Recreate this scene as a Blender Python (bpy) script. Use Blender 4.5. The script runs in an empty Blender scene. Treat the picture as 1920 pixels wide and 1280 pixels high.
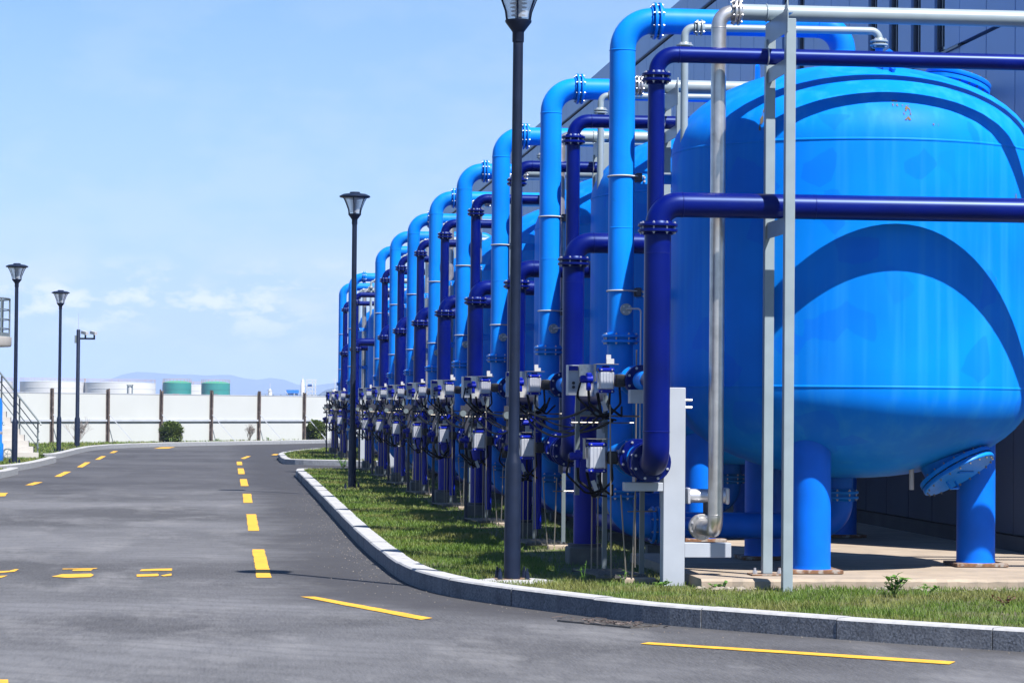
import bpy, math, random
import numpy as np
from mathutils import Vector, Matrix

random.seed(7)
rng = np.random.default_rng(7)
R = math.radians
SC = bpy.context.scene
COL = SC.collection

# ------------------------------------------------------------------ camera, sky, sun, exposure
cam_d = bpy.data.cameras.new('camera')
cam = bpy.data.objects.new('camera', cam_d)
COL.objects.link(cam)
YAW, PITCH, ROLL = R(6.2298), R(1.3836), R(0.5)
fwd = Vector((math.sin(YAW) * math.cos(PITCH), math.cos(YAW) * math.cos(PITCH), math.sin(PITCH)))
rgt = Vector((math.cos(YAW), -math.sin(YAW), 0))
upv = rgt.cross(fwd)
r2 = rgt * math.cos(ROLL) + upv * math.sin(ROLL)
u2 = -rgt * math.sin(ROLL) + upv * math.cos(ROLL)
m3 = Matrix((r2, u2, -fwd)).transposed()
cam.matrix_world = Matrix.Translation((0, 0, 1.6)) @ m3.to_4x4()
cam_d.sensor_width = 36
cam_d.lens = 5000 * 36 / 1920
cam_d.clip_start = 0.1
cam_d.clip_end = 60000
SC.camera = cam

SUN = Vector((2.0, -3.05, 5.05)).normalized()      # direction towards the sun
sun_el = math.asin(SUN.z)
sun_az = math.atan2(SUN.x, SUN.y)                     # clockwise from +Y
sd = bpy.data.lights.new('sun', 'SUN')
sd.energy = 5.0
sd.angle = R(0.53)
sd.color = (1.0, 0.955, 0.90)
sun = bpy.data.objects.new('sun', sd)
COL.objects.link(sun)
sun.rotation_euler = (-SUN).to_track_quat('-Z', 'Y').to_euler()
sun.location = (20, -20, 60)

W = bpy.data.worlds.new('World')
SC.world = W
W.use_nodes = True
wn, wl = W.node_tree.nodes, W.node_tree.links
wn.clear()
wo = wn.new('ShaderNodeOutputWorld')
bg = wn.new('ShaderNodeBackground')
sky = wn.new('ShaderNodeTexSky')
sky.sky_type = 'NISHITA'
sky.sun_disc = False
sky.sun_elevation = sun_el
sky.sun_rotation = sun_az
sky.altitude = 0
sky.air_density = 1.0
sky.dust_density = 0.3
sky.ozone_density = 3.0
bg.inputs['Strength'].default_value = 0.05
CLOUD_AT = (1.3, 0.4, 0.2)
# thin fair-weather cloud all round the horizon, laid out by direction
tc = wn.new('ShaderNodeTexCoord')
mp = wn.new('ShaderNodeMapping')
mp.inputs['Scale'].default_value = (1, 1, 2.3)
mp.inputs['Location'].default_value = (0.37, 0.11, 0.05)
wl.new(tc.outputs['Generated'], mp.inputs['Vector'])
n1 = wn.new('ShaderNodeTexNoise')
n1.inputs['Scale'].default_value = 24
n1.inputs['Detail'].default_value = 7
n1.inputs['Roughness'].default_value = 0.55
wl.new(mp.outputs['Vector'], n1.inputs['Vector'])
cr = wn.new('ShaderNodeValToRGB')
cr.color_ramp.elements[0].position = 0.46
cr.color_ramp.elements[1].position = 0.62
wl.new(n1.outputs['Fac'], cr.inputs['Fac'])
sep = wn.new('ShaderNodeSeparateXYZ')
wl.new(tc.outputs['Generated'], sep.inputs['Vector'])
band = wn.new('ShaderNodeValToRGB')                   # clouds sit low over the horizon
be = band.color_ramp.elements
be[0].position = 0.0; be[0].color = (.35, .35, .35, 1)
be[1].position = 0.16; be[1].color = (.10, .10, .10, 1)
e = be.new(0.012); e.color = (.45, .45, .45, 1)
e = be.new(0.036); e.color = (1, 1, 1, 1)
e = be.new(0.058); e.color = (.22, .22, .22, 1)
wl.new(sep.outputs['Z'], band.inputs['Fac'])
mu = wn.new('ShaderNodeMath'); mu.operation = 'MULTIPLY'
wl.new(cr.outputs['Color'], mu.inputs[0]); wl.new(band.outputs['Color'], mu.inputs[1])
n2 = wn.new('ShaderNodeTexNoise')
n2.inputs['Scale'].default_value = 30
n2.inputs['Detail'].default_value = 8
n2.inputs['Roughness'].default_value = 0.6
mp2 = wn.new('ShaderNodeMapping')
mp2.inputs["Scale"].default_value = (1, 1, 2.2)
mp2.inputs['Location'].default_value = CLOUD_AT
wl.new(tc.outputs['Generated'], mp2.inputs['Vector']); wl.new(mp2.outputs['Vector'], n2.inputs['Vector'])
cr2 = wn.new('ShaderNodeValToRGB')
cr2.color_ramp.elements[0].position = 0.52; cr2.color_ramp.elements[1].position = 0.60
wl.new(n2.outputs['Fac'], cr2.inputs['Fac'])
band2 = wn.new('ShaderNodeValToRGB')
b2 = band2.color_ramp.elements
b2[0].position = 0.018; b2[0].color = (0, 0, 0, 1)
b2[1].position = 0.056; b2[1].color = (0, 0, 0, 1)
e = b2.new(0.036); e.color = (1, 1, 1, 1)
wl.new(sep.outputs['Z'], band2.inputs['Fac'])
mu2 = wn.new('ShaderNodeMath'); mu2.operation = 'MULTIPLY'
wl.new(cr2.outputs['Color'], mu2.inputs[0]); wl.new(band2.outputs['Color'], mu2.inputs[1])
tint = wn.new('ShaderNodeMix'); tint.data_type = 'RGBA'; tint.blend_type = 'MULTIPLY'
tint.inputs['Factor'].default_value = 1.0
tint.inputs['B'].default_value = (0.70, 1.02, 1.34, 1)
wl.new(sky.outputs['Color'], tint.inputs['A'])
hb = wn.new('ShaderNodeValToRGB')                     # pale moist air low down, all round
he = hb.color_ramp.elements
he[0].position = 0.0; he[0].color = (.85, .85, .85, 1)
he[1].position = 0.20; he[1].color = (0, 0, 0, 1)
e = he.new(0.07); e.color = (.45, .45, .45, 1)
wl.new(sep.outputs['Z'], hb.inputs['Fac'])
hm = wn.new('ShaderNodeMix'); hm.data_type = 'RGBA'
wl.new(hb.outputs['Color'], hm.inputs['Factor'])
wl.new(tint.outputs['Result'], hm.inputs['A'])
hm.inputs['B'].default_value = (5.2, 6.1, 8.5, 1)
cm = wn.new('ShaderNodeMix'); cm.data_type = 'RGBA'
mh_ = wn.new('ShaderNodeMath'); mh_.operation = 'MULTIPLY'; mh_.inputs[1].default_value = 0.6
wl.new(mu.outputs[0], mh_.inputs[0]); wl.new(mh_.outputs[0], cm.inputs['Factor'])
wl.new(hm.outputs['Result'], cm.inputs['A'])
cm.inputs['B'].default_value = (8.3, 8.6, 9.2, 1)
cm2 = wn.new('ShaderNodeMix'); cm2.data_type = 'RGBA'
wl.new(mu2.outputs[0], cm2.inputs['Factor'])
wl.new(cm.outputs['Result'], cm2.inputs['A'])
cm2.inputs['B'].default_value = (9.2, 9.4, 9.9, 1)
wl.new(cm2.outputs['Result'], bg.inputs['Color'])
wl.new(bg.outputs[0], wo.inputs[0])

vs = SC.view_settings
vs.view_transform = 'Standard'
vs.look = 'None'
vs.exposure = 1.2
vs.gamma = 1.0
vs.use_curve_mapping = False
SC.cycles.use_denoising = True
SC.cycles.max_bounces = 6
SC.cycles.diffuse_bounces = 1
SC.cycles.glossy_bounces = 2
SC.cycles.volume_bounces = 1
SC.cycles.sample_clamp_indirect = 6

# ------------------------------------------------------------------ materials
MATS = {}


def mat(name, col, rough=0.5, metal=0.0, spec=0.5, coat=0.0, noise=None, bump=None, dirt=None, streak=None, orand=0.0, stint=None, patch=0.0):
    """Principled material. noise=(scale, amount) tone variation, bump=(scale, strength, distance),
    dirt=(scale, colour, lo, hi) patches, streak=(colour, amount) vertical runs."""
    if metal < 0.5:
        col = tuple(c * 0.70 for c in col)
        if dirt: dirt = (dirt[0], tuple(c * 0.70 for c in dirt[1]), *dirt[2:])
        if streak: streak = (tuple(c * 0.70 for c in streak[0]), streak[1])
    m = bpy.data.materials.new(name)
    m.use_nodes = True
    n, l = m.node_tree.nodes, m.node_tree.links
    b = n['Principled BSDF']
    b.inputs['Base Color'].default_value = (*col, 1)
    b.inputs['Roughness'].default_value = rough
    b.inputs['Metallic'].default_value = metal
    b.inputs['Specular IOR Level'].default_value = spec
    b.inputs['Coat Weight'].default_value = coat
    b.inputs['Coat Roughness'].default_value = 0.30
    geo = n.new('ShaderNodeNewGeometry')
    last = None
    if noise:
        t = n.new('ShaderNodeTexNoise'); t.inputs['Scale'].default_value = noise[0]
        t.inputs['Detail'].default_value = 6
        l.new(geo.outputs['Position'], t.inputs['Vector'])
        mr = n.new('ShaderNodeMapRange')
        mr.inputs['From Min'].default_value = 0.3; mr.inputs['From Max'].default_value = 0.7
        mr.inputs['To Min'].default_value = 1 - noise[1]; mr.inputs['To Max'].default_value = 1 + noise[1]
        l.new(t.outputs['Fac'], mr.inputs['Value'])
        mx = n.new('ShaderNodeMix'); mx.data_type = 'RGBA'; mx.blend_type = 'MULTIPLY'
        mx.inputs['Factor'].default_value = 1
        mx.inputs['A'].default_value = (*col, 1)
        l.new(mr.outputs['Result'], mx.inputs['B'])
        last = mx.outputs['Result']
    if streak:
        mp = n.new('ShaderNodeMapping'); mp.inputs['Scale'].default_value = (9, 9, 0.35)
        l.new(geo.outputs['Position'], mp.inputs['Vector'])
        t = n.new('ShaderNodeTexNoise'); t.inputs['Scale'].default_value = 1.0; t.inputs['Detail'].default_value = 5
        l.new(mp.outputs['Vector'], t.inputs['Vector'])
        rp = n.new('ShaderNodeValToRGB'); rp.color_ramp.elements[0].position = 0.48; rp.color_ramp.elements[1].position = 0.75
        l.new(t.outputs['Fac'], rp.inputs['Fac'])
        sc = n.new('ShaderNodeMath'); sc.operation = 'MULTIPLY'; sc.inputs[1].default_value = streak[1]
        l.new(rp.outputs['Color'], sc.inputs[0])
        mx = n.new('ShaderNodeMix'); mx.data_type = 'RGBA'
        l.new(sc.outputs[0], mx.inputs['Factor'])
        if last: l.new(last, mx.inputs['A'])
        else: mx.inputs['A'].default_value = (*col, 1)
        mx.inputs['B'].default_value = (*streak[0], 1)
        last = mx.outputs['Result']
    if patch:
        nz = n.new('ShaderNodeTexNoise'); nz.inputs['Scale'].default_value = 3.0
        l.new(geo.outputs['Position'], nz.inputs['Vector'])
        va = n.new('ShaderNodeMix'); va.data_type = 'VECTOR'; va.inputs['Factor'].default_value = 0.12
        l.new(geo.outputs['Position'], va.inputs['A']); l.new(nz.outputs['Color'], va.inputs['B'])
        vo = n.new('ShaderNodeTexVoronoi'); vo.inputs['Scale'].default_value = 4.2
        l.new(va.outputs['Result'], vo.inputs['Vector'])
        sp = n.new('ShaderNodeSeparateColor'); l.new(vo.outputs['Color'], sp.inputs['Color'])
        rp = n.new('ShaderNodeValToRGB'); rp.color_ramp.elements[0].position = 0.86; rp.color_ramp.elements[1].position = 0.88
        l.new(sp.outputs['Red'], rp.inputs['Fac'])
        sc = n.new('ShaderNodeMath'); sc.operation = 'MULTIPLY'; sc.inputs[1].default_value = patch
        l.new(rp.outputs['Color'], sc.inputs[0])
        mx = n.new('ShaderNodeMix'); mx.data_type = 'RGBA'
        l.new(sc.outputs[0], mx.inputs['Factor']); l.new(last, mx.inputs['A'])
        mx.inputs['B'].default_value = (col[0], col[1] * .62, col[2], 1)
        last = mx.outputs['Result']
    if dirt:
        t = n.new('ShaderNodeTexNoise'); t.inputs['Scale'].default_value = dirt[0]; t.inputs['Detail'].default_value = 8
        t.inputs['Roughness'].default_value = 0.62
        l.new(geo.outputs['Position'], t.inputs['Vector'])
        rp = n.new('ShaderNodeValToRGB'); rp.color_ramp.elements[0].position = dirt[2]; rp.color_ramp.elements[1].position = dirt[3]
        l.new(t.outputs['Fac'], rp.inputs['Fac'])
        mx = n.new('ShaderNodeMix'); mx.data_type = 'RGBA'
        l.new(rp.outputs['Color'], mx.inputs['Factor'])
        if last: l.new(last, mx.inputs['A'])
        else: mx.inputs['A'].default_value = (*col, 1)
        mx.inputs['B'].default_value = (*dirt[1], 1)
        last = mx.outputs['Result']
    if orand:
        oi = n.new('ShaderNodeObjectInfo')
        mr = n.new('ShaderNodeMapRange'); mr.inputs['To Min'].default_value = 1 - orand; mr.inputs['To Max'].default_value = 1 + orand
        l.new(oi.outputs['Random'], mr.inputs['Value'])
        mx = n.new('ShaderNodeMix'); mx.data_type = 'RGBA'; mx.blend_type = 'MULTIPLY'; mx.inputs['Factor'].default_value = 1
        l.new(last, mx.inputs['A']); l.new(mr.outputs['Result'], mx.inputs['B'])
        last = mx.outputs['Result']
    if stint: b.inputs['Specular Tint'].default_value = (*stint, 1)
    if last: l.new(last, b.inputs['Base Color'])
    if bump:
        t = n.new('ShaderNodeTexNoise'); t.inputs['Scale'].default_value = bump[0]; t.inputs['Detail'].default_value = 4
        l.new(geo.outputs['Position'], t.inputs['Vector'])
        bp = n.new('ShaderNodeBump'); bp.inputs['Strength'].default_value = bump[1]; bp.inputs['Distance'].default_value = bump[2]
        l.new(t.outputs['Fac'], bp.inputs['Height'])
        l.new(bp.outputs['Normal'], b.inputs['Normal'])
    MATS[name] = m
    return m


SKYB = (0.001, 0.240, 0.95)
mat('light_blue_paint', SKYB, 0.42, spec=0.15, orand=0.10, noise=(1.7, 0.17), streak=((0.02, 0.36, 0.95), 0.30), dirt=(14, (0.01, 0.20, 0.66), 0.66, 0.80), bump=(2.5, 0.15, 0.004))
mat('tank_paint', SKYB, 0.50, spec=0.06, patch=0.38, noise=(0.9, 0.17), streak=((0.05, 0.42, 0.95), 0.36),
    dirt=(30, (0.20, 0.12, 0.05), 0.735, 0.78), bump=(1.3, 0.25, 0.006))
mat('rust_run', (0.24, 0.13, 0.05), 0.8, noise=(20, 0.4))
mat('navy_paint', (0.0002, 0.005, 0.145), 0.36, spec=0.26, coat=0.08, stint=(0.3, 0.55, 1.0), orand=0.12, noise=(2.2, 0.22), bump=(3, 0.08, 0.003))
mat('royal_paint', (0.0005, 0.012, 0.34), 0.42, spec=0.2, noise=(4, 0.15))
mat('leg_paint', (0.001, 0.17, 0.90), 0.42, spec=0.15, noise=(3, 0.14), dirt=(9, (0.22, 0.13, 0.07), 0.72, 0.78))
mat('stainless', (0.55, 0.53, 0.51), 0.36, metal=0.85, noise=(9, 0.16), dirt=(7, (0.30, 0.28, 0.27), 0.62, 0.8))
mat('grey_paint', (0.30, 0.37, 0.41), 0.38, noise=(5, 0.08), dirt=(12, (0.24, 0.27, 0.29), 0.66, 0.85))
mat('white_steel', (0.44, 0.48, 0.55), 0.45, noise=(4, 0.06), dirt=(11, (0.42, 0.43, 0.44), 0.62, 0.85))
mat('zinc', (0.45, 0.46, 0.50), 0.42, metal=0.6)
mat('dark_tube', (0.22, 0.20, 0.17), 0.4, metal=0.6)
mat('dark_bolt', (0.06, 0.065, 0.09), 0.5, metal=0.4)
mat('aluminium', (0.50, 0.52, 0.58), 0.34, metal=0.5, noise=(14, 0.06))
mat('hood_steel', (0.20, 0.20, 0.19), 0.5, noise=(20, 0.2))
mat('cabinet_steel', (0.80, 0.78, 0.74), 0.35, metal=0.45, noise=(30, 0.12), dirt=(26, (0.25, 0.22, 0.18), 0.66, 0.74))
mat('black_plastic', (0.015, 0.016, 0.02), 0.45)
mat('rubber', (0.008, 0.008, 0.010), 0.75, spec=0.15)
mat('white_tag', (0.52, 0.53, 0.56), 0.6)
mat('red_plastic', (0.5, 0.03, 0.03), 0.4)
mat('lamp_black', (0.011, 0.019, 0.046), 0.42, spec=0.22, noise=(8, 0.2), dirt=(10, (0.05, 0.052, 0.06), 0.64, 0.85))
mat('rust_plate', (0.20, 0.10, 0.05), 0.85, noise=(25, 0.4), dirt=(12, (0.36, 0.33, 0.30), 0.5, 0.6))
mat('shaded_concrete', (0.17, 0.16, 0.14), 0.9, noise=(6, 0.3))  # concrete darkened in colour to stand for the shade near the ground
mat('concrete', (0.40, 0.325, 0.25), 0.88, noise=(3, 0.14), dirt=(5, (0.25, 0.225, 0.19), 0.5, 0.8), bump=(40, 0.4, 0.004))
mat('curb_top', (0.47, 0.475, 0.485), 0.85, noise=(14, 0.14), dirt=(6, (0.25, 0.25, 0.25), 0.52, 0.85), bump=(70, 0.4, 0.002))
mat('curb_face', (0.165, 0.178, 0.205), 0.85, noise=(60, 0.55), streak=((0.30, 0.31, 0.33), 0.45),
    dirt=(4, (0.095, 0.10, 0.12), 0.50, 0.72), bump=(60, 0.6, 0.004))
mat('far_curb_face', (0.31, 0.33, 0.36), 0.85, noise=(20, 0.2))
mat('soil', (0.115, 0.105, 0.055), 0.95, noise=(9, 0.3), dirt=(3, (0.080, 0.110, 0.024), 0.36, 0.56), bump=(25, 0.8, 0.02))
mat('field', (0.10, 0.12, 0.055), 0.95, noise=(0.3, 0.3))
mat('yellow_paint', (0.80, 0.43, 0.025), 0.7, noise=(6, 0.14), dirt=(34, (0.22, 0.17, 0.09), 0.60, 0.80))
mat('wall_panel', (0.30, 0.46, 0.80), 0.45, noise=(0.8, 0.05), bump=(0.9, 0.05, 0.01))
mat('dado_panel', (0.055, 0.080, 0.135), 0.6, noise=(1.5, 0.1))  # wall panel with the shade behind the tanks put into its colour
mat('wall_joint', (0.05, 0.06, 0.09), 0.7)
mat('window_glass', (0.012, 0.016, 0.030), 0.08, spec=0.7)
mat('window_frame', (0.10, 0.12, 0.16), 0.4)
mat('plinth', (0.12, 0.12, 0.13), 0.9, noise=(2, 0.2))
mat('fence_panel', (0.60, 0.63, 0.635), 0.55, noise=(0.8, 0.03))
mat('fence_rail', (0.52, 0.56, 0.64), 0.5, noise=(3, 0.1))
mat('rust_post', (0.115, 0.088, 0.080), 0.85, noise=(5, 0.35), dirt=(6, (0.30, 0.25, 0.23), 0.55, 0.7))
mat('rail_grey', (0.16, 0.20, 0.22), 0.4, noise=(5, 0.1))
mat('stair_white', (0.52, 0.505, 0.485), 0.85, noise=(3, 0.06))
mat('vessel_blue', (0.010, 0.20, 0.82), 0.35)
mat('storage_white', (0.66, 0.66, 0.66), 0.6, noise=(0.05, 0.03))
mat('storage_green', (0.015, 0.25, 0.22), 0.5, noise=(0.2, 0.08))
mat('storage_green_roof', (0.06, 0.36, 0.20), 0.6)
mat('orange_rail', (0.55, 0.36, 0.24), 0.6)
mat('far_blue', (0.02, 0.16, 0.60), 0.5)
mat('hill', (0.040, 0.062, 0.060), 0.95, noise=(0.004, 0.3))
mat('bark', (0.11, 0.085, 0.065), 0.9)
mat('twig', (0.30, 0.26, 0.24), 0.9)
mat('stone', (0.30, 0.265, 0.22), 0.9, noise=(20, 0.3))
mat('grating', (0.10, 0.095, 0.09), 0.6, metal=0.5, noise=(20, 0.3))


def leaf_mat(name, c1, c2, rough=0.55, trans=0.25):
    m = bpy.data.materials.new(name); m.use_nodes = True
    n, l = m.node_tree.nodes, m.node_tree.links
    b = n['Principled BSDF']
    g = n.new('ShaderNodeNewGeometry')
    rp = n.new('ShaderNodeValToRGB')
    rp.color_ramp.elements[0].color = (*c1, 1); rp.color_ramp.elements[1].color = (*c2, 1)
    l.new(g.outputs['Random Per Island'], rp.inputs['Fac'])
    l.new(rp.outputs['Color'], b.inputs['Base Color'])
    b.inputs['Roughness'].default_value = rough
    tr = n.new('ShaderNodeBsdfTranslucent'); l.new(rp.outputs['Color'], tr.inputs['Color'])
    mx = n.new('ShaderNodeMixShader'); mx.inputs[0].default_value = trans
    l.new(b.outputs[0], mx.inputs[1]); l.new(tr.outputs[0], mx.inputs[2])
    l.new(mx.outputs[0], n['Material Output'].inputs['Surface'])
    MATS[name] = m
    return m


def grass_mat():
    m = leaf_mat('grass', (0.052, 0.118, 0.009), (0.140, 0.215, 0.024), 0.6, 0.35)
    n, l = m.node_tree.nodes, m.node_tree.links
    rp = [x for x in n if x.type == 'VALTORGB'][0]
    g = [x for x in n if x.type == 'NEW_GEOMETRY'][0]
    t = n.new('ShaderNodeTexNoise'); t.inputs['Scale'].default_value = 0.9; t.inputs['Detail'].default_value = 4
    l.new(g.outputs['Position'], t.inputs['Vector'])
    r = n.new('ShaderNodeValToRGB'); r.color_ramp.elements[0].position = 0.46; r.color_ramp.elements[1].position = 0.62
    l.new(t.outputs['Fac'], r.inputs['Fac'])
    sc = n.new('ShaderNodeMath'); sc.operation = 'MULTIPLY'; sc.inputs[1].default_value = 0.55
    l.new(r.outputs['Color'], sc.inputs[0])
    mx = n.new('ShaderNodeMix'); mx.data_type = 'RGBA'
    l.new(sc.outputs[0], mx.inputs['Factor']); l.new(rp.outputs['Color'], mx.inputs['A'])
    mx.inputs['B'].default_value = (0.26, 0.215, 0.075, 1)
    for node in n:
        if node.type == 'BSDF_PRINCIPLED': l.new(mx.outputs['Result'], node.inputs['Base Color'])
        if node.type == 'BSDF_TRANSLUCENT': l.new(mx.outputs['Result'], node.inputs['Color'])


grass_mat()
leaf_mat('shrub_leaf', (0.045, 0.095, 0.018), (0.170, 0.220, 0.045))
leaf_mat('weed_leaf', (0.06, 0.16, 0.02), (0.14, 0.28, 0.04))
leaf_mat('dry_leaf', (0.10, 0.06, 0.025), (0.13, 0.04, 0.025))


def asphalt():
    m = bpy.data.materials.new('asphalt'); m.use_nodes = True
    n, l = m.node_tree.nodes, m.node_tree.links
    b = n['Principled BSDF']; b.inputs['Roughness'].default_value = 0.82
    b.inputs['Specular IOR Level'].default_value = 0.35
    g = n.new('ShaderNodeNewGeometry')

    def noise(scale, detail, rough=0.55, sc=(1, 1, 1), rot=0):
        mp = n.new('ShaderNodeMapping'); mp.inputs['Scale'].default_value = sc; mp.inputs['Rotation'].default_value = (0, 0, rot)
        l.new(g.outputs['Position'], mp.inputs['Vector'])
        t = n.new('ShaderNodeTexNoise'); t.inputs['Scale'].default_value = scale; t.inputs['Detail'].default_value = detail
        t.inputs['Roughness'].default_value = rough
        l.new(mp.outputs['Vector'], t.inputs['Vector'])
        return t

    def ramp(src, a, b_, ca=(0, 0, 0, 1), cb=(1, 1, 1, 1)):
        r = n.new('ShaderNodeValToRGB')
        r.color_ramp.elements[0].position = a; r.color_ramp.elements[1].position = b_
        r.color_ramp.elements[0].color = ca; r.color_ramp.elements[1].color = cb
        l.new(src, r.inputs['Fac'])
        return r.outputs['Color']

    def mix(f, a, bb, k=1.0):
        x = n.new('ShaderNodeMix'); x.data_type = 'RGBA'
        s = n.new('ShaderNodeMath'); s.operation = 'MULTIPLY'; s.inputs[1].default_value = k
        l.new(f, s.inputs[0]); l.new(s.outputs[0], x.inputs['Factor'])
        l.new(a, x.inputs['A']) if hasattr(a, 'links') else setattr(x.inputs['A'], 'default_value', a)
        x.inputs['B'].default_value = bb
        return x.outputs['Result']
    big = ramp(noise(0.22, 6, 0.62).outputs['Fac'], 0.38, 0.60)
    c = mix(big, (0.014, 0.014, 0.016, 1), (0.090, 0.092, 0.100, 1))
    dust = ramp(noise(1.1, 8, 0.70, (1, 0.35, 1), 0.35).outputs['Fac'], 0.50, 0.72)
    c = mix(dust, c, (0.160, 0.160, 0.164, 1), 0.75)
    # swept tyre arcs
    w = n.new('ShaderNodeTexWave'); w.wave_type = 'RINGS'; w.rings_direction = 'Z'
    mp = n.new('ShaderNodeMapping'); mp.inputs['Location'].default_value = (6.0, -8.5, 0)
    l.new(g.outputs['Position'], mp.inputs['Vector']); l.new(mp.outputs['Vector'], w.inputs['Vector'])
    w.inputs['Scale'].default_value = 0.85; w.inputs['Distortion'].default_value = 9.0
    w.inputs['Detail'].default_value = 4; w.inputs['Detail Scale'].default_value = 0.7
    c = mix(ramp(w.outputs['Fac'], 0.50, 1.0), c, (0.026, 0.026, 0.030, 1), 0.30)
    seam = ramp(noise(2.6, 7, 0.7).outputs['Fac'], 0.60, 0.78)
    c = mix(seam, c, (0.030, 0.031, 0.036, 1), 0.6)
    grit = ramp(noise(70, 3, 0.7).outputs['Fac'], 0.40, 0.66)
    c = mix(grit, c, (0.20, 0.20, 0.21, 1), 0.30)
    spk = ramp(noise(38, 2, 0.5).outputs['Fac'], 0.715, 0.745)
    c = mix(spk, c, (0.34, 0.33, 0.32, 1), 0.5)
    gr = ramp(noise(58, 4, 0.7, (1, 0.07, 1)).outputs['Fac'], 0.34, 0.66)
    c = mix(gr, c, (0.165, 0.165, 0.172, 1), 0.26)
    gd_ = ramp(noise(21, 5, 0.7, (1, 0.10, 1), 0.12).outputs['Fac'], 0.54, 0.74)
    c = mix(gd_, c, (0.030, 0.030, 0.034, 1), 0.42)
    # cleaner dark tar along the near kerb
    sx = n.new('ShaderNodeSeparateXYZ'); l.new(g.outputs['Position'], sx.inputs['Vector'])
    def math_(op, a, b_):
        m_ = n.new('ShaderNodeMath'); m_.operation = op
        for i_, v_ in enumerate((a, b_)):
            if isinstance(v_, (int, float)): m_.inputs[i_].default_value = v_
            else: l.new(v_, m_.inputs[i_])
        return m_.outputs[0]
    wob = math_('MULTIPLY', math_('SUBTRACT', noise(0.8, 5, 0.65).outputs['Fac'], 0.5), 1.6)
    k1 = math_('SUBTRACT', math_('ADD', sx.outputs['X'], wob), 0.10)
    k2 = math_('SUBTRACT', math_('ADD', math_('ADD', math_('MULTIPLY', sx.outputs['X'], 0.72), math_('MULTIPLY', sx.outputs['Y'], 0.69)), math_('MULTIPLY', wob, 0.6)), 14.95)
    kk = n.new('ShaderNodeMapRange'); kk.interpolation_type = 'SMOOTHSTEP'; kk.inputs['From Max'].default_value = 1.0
    l.new(math_('MINIMUM', k1, k2), kk.inputs['Value'])
    c = mix(kk.outputs['Result'], c, (0.030, 0.029, 0.032, 1), 0.80)
    # little dust carried beyond the bend
    k3 = n.new('ShaderNodeMapRange'); k3.interpolation_type = 'SMOOTHSTEP'; k3.inputs['From Min'].default_value = 42; k3.inputs['From Max'].default_value = 54
    l.new(math_('ADD', sx.outputs['Y'], math_('MULTIPLY', wob, 9.0)), k3.inputs['Value'])
    c = mix(k3.outputs['Result'], c, (0.032, 0.032, 0.037, 1), 0.58)
    l.new(c, b.inputs['Base Color'])
    bp = n.new('ShaderNodeBump'); bp.inputs['Strength'].default_value = 0.5; bp.inputs['Distance'].default_value = 0.006
    l.new(noise(90, 3).outputs['Fac'], bp.inputs['Height']); l.new(bp.outputs['Normal'], b.inputs['Normal'])
    MATS['asphalt'] = m


asphalt()


def glass_mat():
    m = bpy.data.materials.new('lamp_glass'); m.use_nodes = True
    n, l = m.node_tree.nodes, m.node_tree.links
    b = n['Principled BSDF']
    b.inputs['Base Color'].default_value = (0.75, 0.80, 0.88, 1)
    b.inputs['Roughness'].default_value = 0.15
    b.inputs['Alpha'].default_value = 0.42
    MATS['lamp_glass'] = m


glass_mat()


# ------------------------------------------------------------------ mesh builder
def basis(d):
    d = Vector(d).normalized()
    a = Vector((0, 0, 1)) if abs(d.z) < 0.9 else Vector((1, 0, 0))
    u = d.cross(a).normalized()
    return d, u, d.cross(u)


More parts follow.
